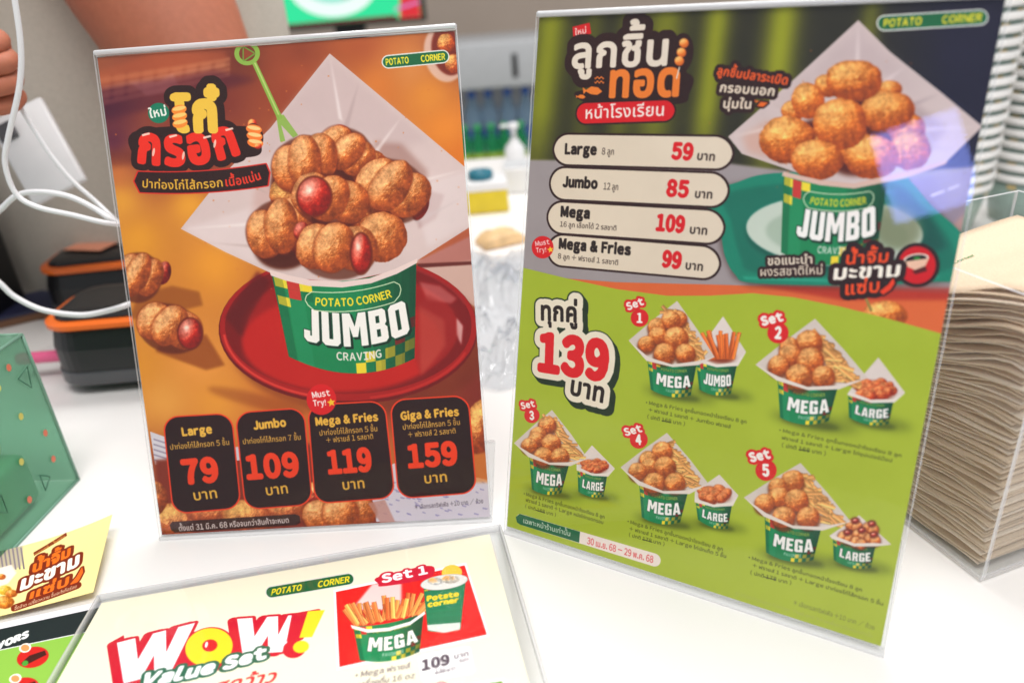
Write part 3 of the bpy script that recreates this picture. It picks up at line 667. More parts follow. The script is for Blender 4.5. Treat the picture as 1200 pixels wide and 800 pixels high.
for x, y in ((960, 165), (1010, 140), (1000, 180), (1040, 165)): s.ell(x, y, 34, 26, 0, (90, 38, 24), 1, soft=4)
b = dict(col=(226, 126, 50), dark=(140, 56, 20), lite=(253, 188, 112))
for q in ((965, 168, 22, 20), (1062, 152, 22, 22), (1000, 172, 22, 22), (968, 100, 16, 14), (1042, 104, 15, 11), (928, 130, 14, 13), (1066, 176, 24, 24), (946, 118, 20, 22), (1040, 130, 32, 25), (1020, 183, 33, 27), (999, 94, 34, 24), (922, 163, 33, 28), (983.5, 144, 33, 31), (956, 187, 31, 24)):
    s.ball(*q, rough=.13, **b)
s.cup((917, 204), (1040, 208), (1026, 300), (914, 296), 13, 'JUMBO', 'CRAVING')
s.poly([(917, 201), (960, 211), (1000, 215), (1042, 205), (1110, 188), (1108, 192), (1060, 209), (1000, 221), (960, 217), (915, 206)], (214, 182, 168))
s.ball(1036, 370, 27, 18, 0, rough=.16, **b); s.poly([(1012, 350), (1015, 349), (1022, 364), (1019, 366)], (150, 130, 70))
# green field
cv = [(560, 305), (607, 313), (660, 326), (720, 339), (780, 347), (830, 347), (880, 344), (930, 349), (985, 360), (1040, 374), (1108, 393), (1220, 430)]
s.poly(cv+[(1220, 900), (560, 900)], (164, 178, 56)); 
V = np.clip((Y-380)/400, 0, 1)[..., None]; msk = np.clip((Y-(345+np.maximum(X-900, 0)*.25)-20)/60, 0, 1)[..., None]
s.C = s.C*(1-.35*msk*V)+c3((196, 204, 104))*.35*msk*V  # acrylic haze painted into the print: field paler towards the bottom
s.logo(1027.5, 27, 1157, 19, 8.6)
s.poly([(669, 31), (689, 26), (691, 39), (670, 44)], (200, 34, 38)); s.text('ใหม่', [(672, 41), (686, 38)], (245, 235, 225), h=5.5, bold=.04)
s.poly([(690, 88), (800, 84), (806, 110), (790, 122), (700, 122), (676, 116), (672, 108), (690, 102)], K, smooth=True)
s.text('ลูกชิ้น', [(667, 79), (785, 75)], (226, 212, 196), h=28, bold=.05, out=[(19, K)])
s.ell(797, 62, 14, 24, 8, K)
s.text('ทอด', [(710, 113), (798, 111)], (226, 128, 56), h=30, bold=.065, out=[(15, K)])
s.text('ลูกชิ้น', [(667, 79), (785, 75)], (226, 212, 196), h=28, bold=.05)
s.text('ทอด', [(710, 113), (798, 111)], (226, 128, 56), h=30, bold=.065)
s.poly([(794, 78), (795.5, 78), (792, 92), (790.5, 92)], (226, 212, 196))
for x, y in ((800, 50), (797, 61), (794.5, 71)): s.ball(x, y, 6.2, 6.2, 0, (226, 128, 56), (190, 90, 40), crumbs=0, rough=.02)
for x, y, k in ((693, 106, 1), (679, 113, .5)):
    s.poly([(x-12*k, y-4*k), (x-8*k, y-1*k), (x-2*k, y-5*k), (x+6*k, y-4*k), (x+11*k, y+1*k), (x+5*k, y+5*k), (x-3*k, y+4*k), (x-8*k, y+1*k), (x-11*k, y+4*k)], (226, 128, 56))
for j in range(2):
    P = [(695+i, 90+5*j+1.2*math.sin(i*1.4)) for i in range(12)]; s.poly(P+[(x, y+1.6) for x, y in P[::-1]], (226, 128, 56))
RD = (204, 26, 38); DK = (40, 26, 22); CRM = (226, 210, 190)
s.rrect([(674, 121), (789, 117), (789, 141), (674, 145)], 11.5, RD, out=[(4, K)]); s.text('หน้าโรงเรียน', [(683, 139), (778, 135)], (246, 236, 226), h=11, bold=.03)
for t, a, b_, c, h in (('ลูกชิ้นปลาระเบิด', (838, 87), (922, 99), (222, 96, 44), 7.8), ('กรอบนอก', (841, 107), (907, 112), CRM, 8.2), ('นุ่มใน', (845, 126), (880, 127), CRM, 8.2)): s.text(t, [a, b_], c, h=h, bold=.05, out=[(8.5, K)])
for t, a, b_, c, h in (('ลูกชิ้นปลาระเบิด', (838, 87), (922, 99), (222, 96, 44), 7.8), ('กรอบนอก', (841, 107), (907, 112), CRM, 8.2), ('นุ่มใน', (845, 126), (880, 127), CRM, 8.2)): s.text(t, [a, b_], c, h=h, bold=.05)
s.poly([(886, 124), (890, 119), (899, 120), (893, 125)], (222, 110, 44), out=[(4, K)]); s.poly([(882, 117), (889, 118), (885, 120)], (222, 110, 44))
for q in ([(648, 157.5), (857, 160.5), (857, 198), (647, 192)], [(644, 196.5), (852, 204), (851, 242.5), (643, 232.5)], [(641, 236.5), (847, 248), (846, 286), (640, 272)], [(642, 275), (842, 291), (841, 328), (640, 310)]):
    s.rrect(q, 17.5, (222, 206, 186), out=[(5, K)])
for t, a, b_, c, h, bd in (('Large', (660, 180), (698, 181), DK, 11.5, .115), ('8 ลูก', (703, 181), (718, 181.5), DK, 6, .01), ('59', (785, 185.5), (811, 187), RD, 18, .09), ('บาท', (814.5, 187), (837, 188.5), DK, 7.6, .05),
        ('Jumbo', (657.5, 218.5), (699, 221), DK, 11.5, .115), ('12 ลูก', (705, 222), (723, 223), DK, 6, .01), ('85', (779, 229), (806, 231), RD, 18, .09), ('บาท', (812, 231.5), (834, 233), DK, 7.6, .05),
        ('Mega', (655, 253.5), (690, 256), DK, 11.5, .115), ('16 ลูก เลือกได้ 2 รสชาติ', (654, 265.5), (721, 270.5), DK, 4.6, .012), ('109', (767, 269.5), (801, 272.5), RD, 18, .09), ('บาท', (806, 273.5), (828, 275.5), DK, 7.6, .05),
        ('Mega & Fries', (653, 291), (738, 299), DK, 11.5, .115), ('8 ลูก + ฟรายส์ 1 รสชาติ', (651.5, 303), (723, 311), DK, 4.6, .012), ('99', (774, 312), (797, 315), RD, 18, .09), ('บาท', (801, 315.5), (823, 318), DK, 7.6, .05)):
    s.text(t, [a, b_], c, h=h, bold=bd)
badge(s, 634, 290, 12.8, .8)
CR2 = (232, 220, 200)
for ps in (0, 1, 2):
    for t, a, b_, c, h, bd in (('ทุกคู่', (631, 375), (676, 378), DK, 17, .05), ('139', (629, 433), (713, 446), (208, 30, 40), 42, .1), ('บาท', (665, 462), (707, 473), DK, 17, .05)):
        s.text(t, [a, b_], c, h=h, bold=bd, out=[[(20 if h < 40 else 19, (34, 50, 30))], [(16, CR2)], None][ps], shadow=(12, 12) if ps == 0 else None)
for t, a, b_, c, h in (('ขอแนะนำ', (898, 311), (952, 309), CR2, 8), ('ผงรสชาติใหม่', (889, 324), (964, 321.5), CR2, 8)): s.text(t, [a, b_], c, h=h, bold=.03, out=[(6, K)])
s.text('ขอแนะนำ', [(898, 311), (952, 309)], CR2, h=8, bold=.03)
s.ell(1074, 311, 22, 22, 0, (196, 24, 34), out=[(7, K)]); s.ell(1073, 304, 15, 6.5, -8, (235, 220, 205)); s.ell(1073, 304, 12.5, 4.8, -8, (30, 28, 22)); s.ell(1074, 303, 4, 2, 0, (50, 130, 60)); s.poly([(1059, 307), (1088, 303), (1083, 314), (1072, 317), (1063, 313)], (232, 190, 165)); s.poly([(1068, 318), (1084, 312), (1086, 318), (1072, 322)], (90, 26, 24))
def tam(s, rows, o, kk):
    for ps in (0, 1):
        for t, a, b_, c, h, bd in rows: s.text(t, [a, b_], c, h=h, bold=bd, shear=.12, out=[(o, kk)] if ps == 0 else None)
tam(s, (('น้ำจิ้ม', (989, 310), (1042, 307), (226, 84, 36), 10.5, .06), ('มะขาม', (974, 328), (1056, 324), (246, 236, 222), 13, .06), ('แซ่บ', (988, 346), (1032, 342), (226, 84, 36), 11.5, .06)), 11, K)
s.poly([(1030, 342), (1040, 334), (1046, 326), (1048, 332), (1043, 340), (1034, 346)], (222, 70, 36), out=[(4, K)]); s.ell(998, 293, 9, 8, 0, (60, 170, 130), .55, a0=0, a1=360) if 0 else None
# the five sets
def wrapset(s, left, top, right, cupq, balls, name, sub, fries, seed, topr=None, rx=0):
    r0 = np.random.RandomState(seed); TL, TR, BR, BL = cupq; L = math.hypot(TR[0]-TL[0], TR[1]-TL[1])
    mx = ((TL[0]+TR[0])/2, (TL[1]+TR[1])/2); bm_ = ((BL[0]+BR[0])/2, (BL[1]+BR[1])/2)
    s.ell(bm_[0]+L*.18, bm_[1]+L*.05, L*.75, L*.14, 10, (96, 108, 34), .55, soft=9)
    s.ell(bm_[0]+L*.1, bm_[1]+L*.07, L*.5, L*.08, 10, (60, 70, 30), .6, soft=4)
    s.cup(TL, TR, BR, BL, L*.09, name, sub, fs=.5)
    P = [left, ((left[0]+top[0])/2, (left[1]+top[1])/2-1), top]+([topr] if topr else [])+[((top[0]*.45+right[0]*.55), (top[1]*.45+right[1]*.55)-2), right, (TR[0]+1, TR[1]+1), (mx[0]+1, mx[1]+L*.10), (TL[0]-1, TL[1]+1)]
    s.poly(P, (214, 200, 190), tex=.04); c0 = ((left[0]+right[0]+top[0]+mx[0])/4, (left[1]+right[1]+top[1]+mx[1])/4)
    s.poly([(c0[0]*.3+p[0]*.7, c0[1]*.3+p[1]*.7) for p in P], (178, 150, 130), .55, soft=4)
    if fries:
        xs, ys, n = fries
        for i in range(int(n*2.2)):
            t = r0.rand(); x = xs[0]+(xs[1]-xs[0])*t-abs(r0.randn())*L*.13; y = ys[0]+(ys[1]-ys[0])*t+r0.rand()*L*.17
            a = R_(25+r0.randn()*25); d = L*.13; s.fry(x-d*math.cos(a), y-d*math.sin(a), x+d*math.cos(a), y+d*math.sin(a), L*.06, (222, 160, 98))
    for x, y, r in balls: s.ell(x, y+r*.3, r*1.08, r, 0, (110, 48, 22), .8, soft=2)
    for x, y, r in balls: s.ball(x, y, r*1.04, r*.98, 0, (222, 126, 60), (134, 54, 22), (250, 186, 120), rough=.12, crumbs=.5)
    s.poly([(left[0], left[1]), (TL[0]+1, TL[1]-3), (mx[0], mx[1]+L*.055), (TR[0]-1, TR[1]-3), right, (TR[0]+2, TR[1]+1.5), (mx[0]+1, mx[1]+L*.11), (TL[0]-1, TL[1]+1.5)], (226, 212, 202))
def side(s, left, top, right, cupq, kind, seed, name='LARGE'):
    r0 = np.random.RandomState(seed); TL, TR, BR, BL = cupq; L = math.hypot(TR[0]-TL[0], TR[1]-TL[1])
    mx = ((TL[0]+TR[0])/2, (TL[1]+TR[1])/2); bm_ = ((BL[0]+BR[0])/2, (BL[1]+BR[1])/2)
    s.ell(bm_[0]+L*.2, bm_[1]+L*.04, L*.75, L*.16, 10, (96, 108, 34), .55, soft=7); s.ell(bm_[0]+L*.1, bm_[1]+L*.07, L*.5, L*.09, 10, (60, 70, 30), .6, soft=3)
    s.cup(TL, TR, BR, BL, L*.09, name, 'CRAVING' if name == 'JUMBO' else 'DESIRE', fs=.5)
    s.poly([left, top, right, (TR[0]+1, TR[1]+1), (mx[0], mx[1]+L*.12), (TL[0]-1, TL[1]+1)], (222, 208, 200), tex=.04)
    cx, cy = (left[0]+right[0]+mx[0])/3, (left[1]+right[1]+mx[1])/3-L*.06
    s.ell(cx, cy+L*.02, L*.40, L*.2, 8, (130, 50, 28), .9, soft=3)
    if kind == 'fries':
        for i in range(26):
            t = i/25; x = cx-L*.32+L*.66*t; a = R_(-100+30*(t-.5)+r0.randn()*9); d = L*(.5+.22*r0.rand())
            s.fry(x, cy+L*.12, x+d*math.cos(a)+(t-.5)*L*.3, cy+L*.12+d*math.sin(a), L*.075, (226, 112, 52))
    elif kind == 'rolls':
        for dx, dy in ((-.1, -.27), (.28, -.2), (-.28, .0), (.05, -.05), (.32, .05), (.0, .12)):
            s.roll(cx+dx*L, cy+dy*L, L*.19, L*.15, 20, [(cx+dx*L+L*.03, cy+dy*L-L*.12, L*.075, L*.055)] if dy < .1 else [], 2)
    else:
        n = 16 if kind == 'chicken' else 8
        for i in range(n):
            t = i/(n-1); x = cx+L*(-.36+.74*((i*.618) % 1)); y = cy-L*.2+L*.34*t+abs(x-cx)*.28*(1-t); r = L*((.12 if n > 10 else .15)+.04*r0.rand())
            s.ball(x, y, r*1.15, r*.9, r0.rand()*90-45, (208, 84, 44) if n > 10 else (214, 112, 58), (110, 26, 16), (238, 150, 96), rough=.26 if n > 10 else .09, crumbs=.3)
    s.poly([left, (TL[0]+1, TL[1]-2), (mx[0], mx[1]+L*.06), (TR[0]-1, TR[1]-2), right, (TR[0]+1, TR[1]+2), (mx[0], mx[1]+L*.13), (TL[0]-1, TL[1]+2)], (230, 218, 208))
def z3(*a, o=(600, 200)): return [(o[0]+x/3.333, o[1]+y/3.333, r/3.333) for x, y, r in a]
side(s, (812, 418), (846, 371), (873, 413), ((814, 422), (862.5, 427.5), (855, 462), (818, 457)), 'fries', 1, 'JUMBO')
wrapset(s, (735, 399.5), (792, 353), (836, 419), ((757, 422), (815, 427), (808, 464), (761, 457)), z3((645, 580, 34), (560, 610, 35), (615, 585, 38), (565, 645, 38), (635, 655, 48), (520, 678, 34), (590, 715, 42), (672, 715, 40)), 'MEGA', 'FAVORITE', ((790, 824), (362, 415), 30), 2)
side(s, (997, 456), (1028.5, 419.5), (1060, 461), ((993, 461.5), (1046.5, 470.5), (1040.5, 497.5), (994, 490)), 'chicken', 3)
wrapset(s, (884, 428), (954, 374), (1016, 443.5), ((910, 445), (980.5, 455.5), (970, 494), (913, 490)), z3((425, 5, 50), (345, 20, 38), (350, 55, 45), (430, 75, 52), (305, 95, 42), (385, 140, 52), (480, 138, 45), o=(820, 400)), 'MEGA', 'FAVORITE', ((958, 1002), (386, 442), 34), 4)
side(s, (674, 544), (692, 522.5), (719, 550), ((675, 550), (710, 557.5), (705.5, 583), (676, 577)), 'chicken', 5)
wrapset(s, (600.5, 520), (645, 481), (687, 538), ((618.5, 535), (665, 545.5), (656, 578.5), (621.5, 574)), z3((165, 328, 35), (130, 365, 32), (122, 385, 32), (180, 400, 38), (95, 408, 32), (150, 452, 38), (215, 452, 36), o=(590, 400)), 'MEGA', 'FAVORITE', ((650, 680), (490, 536), 28), 6)
side(s, (813, 577), (841.6, 557), (864, 581.5), ((813.5, 587.5), (856.6, 592), (851.5, 620.5), (816.5, 610)), 'nugget', 7)
wrapset(s, (725.5, 548.5), (780, 508), (829, 568), ((747.5, 568), (804.5, 578.5), (795.5, 613), (750.5, 607)), z3((615, 430, 40), (560, 465, 36), (565, 490, 34), (625, 492, 42), (520, 510, 36), (585, 555, 42), (665, 555, 40), o=(590, 400)), 'MEGA', 'FAVORITE', ((785, 818), (516, 565), 30), 8)
side(s, (971, 629), (1006, 605), (1044, 639.5), ((975, 630.5), (1025.5, 639.5), (1019.5, 666.5), (976, 657.5)), 'rolls', 9)
wrapset(s, (870.5, 584), (937, 543.5), (996, 612.5), ((895, 605), (961, 621.5), (952, 657.5), (896.5, 648.5)), z3((360, 548, 44), (300, 570, 36), (305, 610, 42), (375, 625, 47), (250, 635, 40), (325, 690, 45), (420, 690, 44), o=(820, 400)), 'MEGA', 'FAVORITE', ((944, 984), (553, 611), 34), 10)
for (x0, y0, x1, y1), (cx, cy, r), n in (((734, 364, 754, 356.5), (748, 373, 10.5), '1'), ((892, 382, 918, 375.5), (910.5, 390.5, 12.5), '2'), ((609.5, 480, 626, 476.5), (621.5, 487.5, 9), '3'), ((731.5, 511.5, 752, 506), (747, 516, 10.5), '4'), ((878.5, 542, 903, 537), (896.5, 552, 12.5), '5')):
    s.ell(cx, cy, r, r, 0, (206, 36, 40)); s.text('Set', [(x0, y0), (x1, y1)], (248, 232, 224), h=r*.78, bold=.1, out=[(6.5, (206, 36, 40))]); s.text('Set', [(x0, y0), (x1, y1)], (248, 232, 224), h=r*.78, bold=.1)
    s.text(n, [(cx-r*.32, cy+r*.5), (cx+r*.36, cy+r*.55)], (248, 238, 230), h=r*1.05, bold=.08)
IN = (62, 68, 32); L1 = '• Mega & Fries ลูกชิ้นทอดหน้าโรงเรียน 8 ลูก'
for t, a, b_ in ((L1, (755, 474), (874, 497.5)), ('+ ฟรายส์ 1 รสชาติ + Jumbo ฟรายส์', (758, 482.5), (855, 503)), ('( ปกติ 168 บาท )', (756.5, 491), (801.5, 500)),
        (L1, (911.5, 506.5), (1056, 537)), ('ฟรายส์ 1 รสชาติ + Large ไก่ซุปเปอร์ป๊อป', (914.5, 515.5), (1045, 543)), ('( ปกติ 168 บาท )', (914.5, 524.5), (967, 535)),
        (L1, (611.6, 581), (707, 609)), ('ฟรายส์ 1 รสชาติ + Large หนังไก่ทอดกรอบ', (614, 588.4), (705.5, 615.4)), ('( ปกติ 168 บาท )', (613.4, 595.6), (650, 606.4)),
        (L1, (733.4, 613.6), (846, 647)), ('+ ฟรายส์ 1 รสชาติ + Large ไก่นักเก็ต 5 ชิ้น', (735.5, 622), (850, 655.4)), ('( ปกติ 178 บาท )', (735, 629.5), (777.5, 641)),
        (L1, (875.5, 656), (1009.6, 695)), ('+ ฟรายส์ 1 รสชาติ + Large ปาท่องโก๋ไส้กรอก 5 ชิ้น', (880, 665), (1034.5, 711.5)), ('( ปกติ 178 บาท )', (877.6, 674), (926.5, 687))):
    s.text(t, [a, b_], IN, h=None if t.startswith('(') else 4.2, bold=.018)
for a, b_ in (((774, 493), (785, 495.5)), ((935, 527), (948, 529.5)), ((626, 598), (637, 601.5)), ((751, 632.5), (763, 636)), ((894, 676.5), (908, 680.5))): s.poly([a, b_, (b_[0], b_[1]+1), (a[0], a[1]+1)], IN)
s.rrect([(603, 601.5), (774, 652), (771, 667), (603.5, 614.5)], 6.5, (242, 226, 216)); s.poly([(607, 603), (678, 624), (677, 637), (608, 615.8), (604, 613), (602.5, 607)], (44, 104, 72))
s.text('เฉพาะหน้าร้านเท่านั้น', [(611, 613.4), (667, 629.6)], (240, 236, 220), h=4.6, bold=.02); s.text('30 เม.ย. 68 - 29 พ.ค. 68', [(686, 638), (764, 661)], (212, 70, 74), h=6, bold=.02)
s.text('* เลือกรสทริฟเฟิล +10 บาท / ถ้วย', [(928, 709.5), (1024, 740)], (120, 124, 70), h=4.2, bold=.01)
s.text('© 2025 Potato Corner Thailand *ภาพเพื่อการโฆษณาเท่านั้น', [(860, 698), (1022, 749)], (170, 176, 100), h=4, bold=.01)
s.grain(.02)
po = s.mesh('menu_poster', None, off=-.0022)
tag(po, 'green poster of fried balls and five numbered sets, in the right clear holder', 'poster')
# ------------------------------------------------------------------ low holder lying in front: sheet with the value set
WB = np.array([-.2045, .034, .0522]); WT = np.array([-.2497, .3372, .006]); wa = np.array([math.cos(.1478), math.sin(.1478), 0])
wu = (WT-WB)/np.linalg.norm(WT-WB)
s = Sheet(WB, wa, wu, .0042, .2285, .004, .3035, 4000)
s.C[:] = c3((242, 236, 214))
def ww(t, a, b_, h, c, dx, dy, col=(196, 34, 58), sh_=.18):
    for ps in (0, 1):
        s.text(t, [a, b_], c, h=h, bold=.13, shear=sh_, out=[(6, col)] if ps == 0 else None, shadow=(dx, dy) if ps == 0 else None)
s.poly([(131, 747), (144, 740), (152, 796), (204, 784), (204, 800), (142, 802)], (196, 34, 58))
def letW(x0, y0, x1, y1, hh, k):   # slanted W as a polygon; (x0,y0)-(x1,y1) is its top line
    a = np.array([x0, y0], float); d = np.array([x1-x0, y1-y0], float); n = np.array([-.06*hh, hh])
    f = lambda u, v: a+d*u+n*v
    P = [f(0, 0), f(.24, 0), f(.29, .52), f(.47, 0), f(.64, 0), f(.66, .52), f(.80, 0), f(1.02, 0), f(.74, 1), f(.52, 1), f(.50, .52), f(.34, 1), f(.12, 1)]
    s.poly([p+np.array([-6, 1.5]) for p in P], (196, 34, 58), out=[(9, (196, 34, 58))]); s.poly(P, (196, 34, 58), out=[(7, (196, 34, 58))])
    return P
Pa = letW(136, 749, 226, 726, 50, 0); Pb = letW(277, 721, 352, 716, 42, 1)
s.ell(237, 760, 30, 24, -8, (196, 34, 58), out=[(5, (196, 34, 58))])
s.ell(244, 754, 28, 22, -12, (240, 212, 60), out=[(3, (196, 34, 58))]); s.ell(245, 752, 9, 7, -12, (200, 36, 50)); s.ell(241, 751, 1.6, 3.6, 15, (250, 240, 240))
s.poly(Pa, (250, 246, 248)); s.poly(Pb, (250, 246, 248))
s.poly([(344, 716), (372, 711), (352, 744), (338, 746)], (196, 34, 58), out=[(5, (196, 34, 58))]); s.ell(344, 756, 11, 9, -10, (196, 34, 58), out=[(4, (196, 34, 58))])
s.poly([(360, 712), (380, 710.5), (365, 742), (350, 743)], (240, 212, 60)); s.ell(352, 753.5, 9.5, 7, -12, (240, 212, 60))
for ps in (0, 1): s.text('Value Set', [(160, 800), (240, 785), (313, 765)], (250, 250, 248), h=13, bold=.115, shear=.12, out=[(7, (48, 104, 82))] if ps == 0 else None)
s.text('สุดว้าว', [(246, 808), (322, 794)], (226, 66, 66), h=11, bold=.05, shear=.25)
s.logo(311, 691, 414, 673.5, 6.6)
s.poly([(390, 687), (546, 655), (573.5, 741), (394, 781)], (250, 248, 246), out=[(2, (225, 222, 205))]); s.poly([(393, 689.5), (544, 658.5), (570, 739), (397, 777)], (216, 42, 40))
s.poly([(412, 709), (436, 680), (470, 680), (470, 705), (440, 712)], (235, 225, 222), .9, soft=2)
r0 = np.random.RandomState(4)
s.cup((413, 729), (496, 713), (491, 759), (421, 769), 6, 'MEGA', 'FAVORITE', fs=.5)
for i in range(44):
    t = (i*.618) % 1; x = 418+74*t; y = 727-14*t+r0.rand()*3; a = R_(-128+76*t+r0.randn()*10); d = 16+r0.rand()*17
    s.fry(x, y, x+d*math.cos(a), y+d*math.sin(a)*.85, 4.6, ((238, 142, 84), (242, 160, 90), (232, 120, 68))[i % 3])
s.poly([(410, 728), (430, 733), (455, 731), (480, 724), (497, 712), (498, 715), (480, 728), (455, 735), (430, 737), (412, 732)], (240, 232, 228))
s.cup((496, 686), (545, 676), (539, 733), (501, 735), 2, '', '', fs=.5); s.poly([(496.5, 689), (545, 679), (539, 732), (520, 736), (501, 734)], (34, 120, 86)); s.poly([(500, 728), (539, 725), (538.6, 733), (520, 737), (501, 734)], (214, 222, 214))
for i in range(5): s.poly([(500, 694+i*6), (541, 687+i*6.6), (541, 689+i*6.6), (500, 696+i*6)], (44, 140, 100), .6)
s.ell(529, 667, 12, 9, -5, (242, 200, 84)); s.ell(520, 678, 27, 8, -8, (226, 224, 220), out=[(2, (190, 190, 186))]); s.ball(510, 677, 10, 5, 0, (220, 216, 212), (150, 150, 150), rough=.2); s.ball(527, 675, 12, 5, 0, (226, 220, 210), (160, 150, 140), rough=.2)
s.text('Potato', [(500, 700), (538, 694)], (236, 206, 66), h=5.5, bold=.12); s.text('corner', [(501, 707), (538, 701)], (236, 206, 66), h=5.5, bold=.12)
s.poly([(443, 672), (502, 659), (507, 670), (492, 676), (448, 683), (443, 680)], (196, 34, 62), smooth=True)
for ps in (0, 1): s.text('Set 1', [(447, 679), (502, 667.5)], (250, 246, 248), h=9.5, bold=.08, out=[(6, (196, 34, 62))] if ps == 0 else None)
s.rrect([(489, 764), (550, 752), (556, 784), (494, 795)], 4, (252, 250, 250)); PU = (84, 70, 82)
for t, a, b_, h, bd in (('109', (494, 781), (527.5, 773), 11.5, .1), ('บาท', (531, 767.5), (549.5, 763.5), 4.6, .04), ('/ Baht', (531.5, 773.5), (550, 769), 4, .04), ('139 บาท', (509, 785.5), (534, 780.5), 4.4, .015)): s.text(t, [a, b_], PU, h=h, bold=bd, shear=.12)
s.poly([(508, 783.6), (526, 779.8), (526, 780.6), (508, 784.4)], PU)
s.text('• Mega ฟรายส์', [(415, 790), (480, 778)], PU, h=6.4, bold=.02, shear=.1); s.text('• เครื่องดื่ม 16 oz', [(412, 802), (486, 789.5)], PU, h=6.4, bold=.02, shear=.1)
s.ell(517, 803, 9.5, 9, 0, (205, 50, 80)); s.ell(517, 803, 8, 7.6, 0, (250, 240, 236)); s.text('2', [(514, 806), (520, 805)], (205, 50, 80), h=7, bold=.05)
s.poly([(528, 800), (590, 790), (600, 830), (532, 840)], (250, 250, 248)); s.poly([(530, 802), (588, 793), (598, 830), (534, 840)], (122, 158, 68))
s.grain(.008)
po = s.mesh('price_sheet', None, rough=.5, off=-.0022)
tag(po, 'cream price sheet with big WOW lettering in the low holder at the front', 'price sheet')

# flavour sheet flat on the counter and the sauce card lying on its upper edge
z0 = .0008; A = np.array(ray(0, 737, z=z0)); B = np.array(ray(92, 717, z=z0)); a_ = (B-A)/np.linalg.norm(B-A); u_ = np.array([-a_[1], a_[0], 0])
bb_ = B-u_*.20
s = Sheet(bb_, a_, u_, -.17, .012, 0, .205, 3600); s.C[:] = c3((232, 228, 234))
s.poly([(-60, 750), (0, 737), (130, 709), (130, 734), (0, 761), (-60, 775)], (38, 44, 46)); s.poly([(-60, 776), (0, 762), (130, 735), (130, 900), (-60, 900)], (140, 182, 82))
s.text('FLAVORS', [(-31, 772), (34, 745.5)], (240, 240, 238), h=7, bold=.12, shear=.15)
for x, y in ((38.5, 770), (27, 806), (-20, 790)):
    s.ell(x, y, 19, 12, -14, (190, 42, 38)); s.poly([(x-14, y+7), (x-4, y-2), (x+14, y-8), (x+16, y-3), (x, y+5), (x-10, y+10)], (70, 30, 26)); s.ell(x-9, y+7, 4, 3, -30, (80, 150, 60)); s.ell(x-9, y-11, 5, 4, 0, (240, 150, 100), out=[(3, (245, 235, 230))])
po = s.mesh('flavour_sheet', None, rough=.5); tag(po, 'flavour sheet with black header band on green, left of the low holder', 'menu sheet')
zc = .0035; B = np.array(ray(109, 698, z=zc)); A = np.array(ray(0, 722, z=zc)); a_ = (B-A)/np.linalg.norm(B-A); u_ = np.array([-a_[1], a_[0], 0])
T_ = np.array(ray(104, 612, z=zc+.008)); hc = float((T_-B)@u_)
s = Sheet(B, a_, u_, -.16, .001, 0, hc, 4000); s.C[:] = c3((236, 222, 160))
for i in range(7): s.poly([(-6+i*5, 642), (-4+i*5, 642), (0+i*5, 668), (-2+i*5, 668)], (120, 108, 118)); 
s.poly([(-10, 640), (28, 632), (26, 664), (12, 670), (-10, 676)], (150, 138, 146), .55, soft=2); s.poly([(-10, 668), (14, 662), (20, 672), (10, 684), (-10, 690)], (240, 225, 215), 1, soft=1); s.ball(2, 676, 6, 4, 0, (224, 130, 60)); s.ball(6, 692, 9, 6, 0, (242, 200, 80), (200, 140, 40)); s.ball(6, 706, 12, 8, 0, (226, 150, 60)); s.ball(14, 696, 8, 5, 0, (230, 140, 60))
BR = (120, 46, 24)
s.poly([(40, 649), (80, 629), (81, 633), (41, 653)], BR); s.text('แบบแหย่/จิ้มแซ่บ', [(42, 652.5), (79, 633.5)], (236, 190, 110), h=2.2, bold=.02)
tam(s, (('น้ำจิ้ม', (38, 673), (86, 656), (226, 116, 44), 9, .055), ('มะขาม', (23, 693), (97, 667), (250, 244, 234), 11.5, .06), ('แซ่บ', (33, 706), (84, 688), (226, 116, 44), 9, .055)), 8, BR)
s.poly([(84, 688), (92, 680), (99, 670), (100, 676), (95, 684), (88, 691)], (226, 110, 44), out=[(4, BR)])
s.rrect([(13, 710), (97, 685), (98, 692), (14, 718)], 3.6, BR); s.text('จี๊ดจ๊าด เปรี้ยวหวาน จิ้มอะไรก็อร่อย', [(17, 715.5), (92, 692)], (240, 225, 200), h=2.6, bold=.02)
po = s.mesh('sauce_card', None, rough=.5, bend=lambda a, b: .0105*max(0, (a-.55)/.45)**2*(.25+.75*b)); tag(po, 'pale yellow sauce card with a curled corner lying left of the low holder', 'card')

# ------------------------------------------------------------------ clear holders
M_ac = acrylic('clear_acrylic', (.985, .99, .99)); M_edge = acrylic('acrylic_edge', (1, 1, 1), .08, .36, scr=.3, diff=(250, 250, 252))
M_rail = mat('polished_acrylic_rim', (245, 246, 248), .06, trans=.45, bump=.25, bscale=45, ior=1.49)
def fmx(b, a, up):
    n = np.cross(up, a); M = Matrix.Identity(4)
    for i in range(3): M[i][0] = a[i]; M[i][1] = n[i]; M[i][2] = up[i]; M[i][3] = b[i]
    return M       # local y points behind the sheet
def pane(name, c, s_, parent, mtx, axis=1):
    o = box(name, c, s_, M_ac, parent, bev=.0003, seg=1, mtx=mtx); o.data.materials.append(M_edge)
    R3 = mtx.to_3x3()
    for p in o.data.polygons:
        l = R3.inverted() @ p.normal
        p.use_smooth = False
        if abs(l[axis]) < .9: p.material_index = 1
    return o
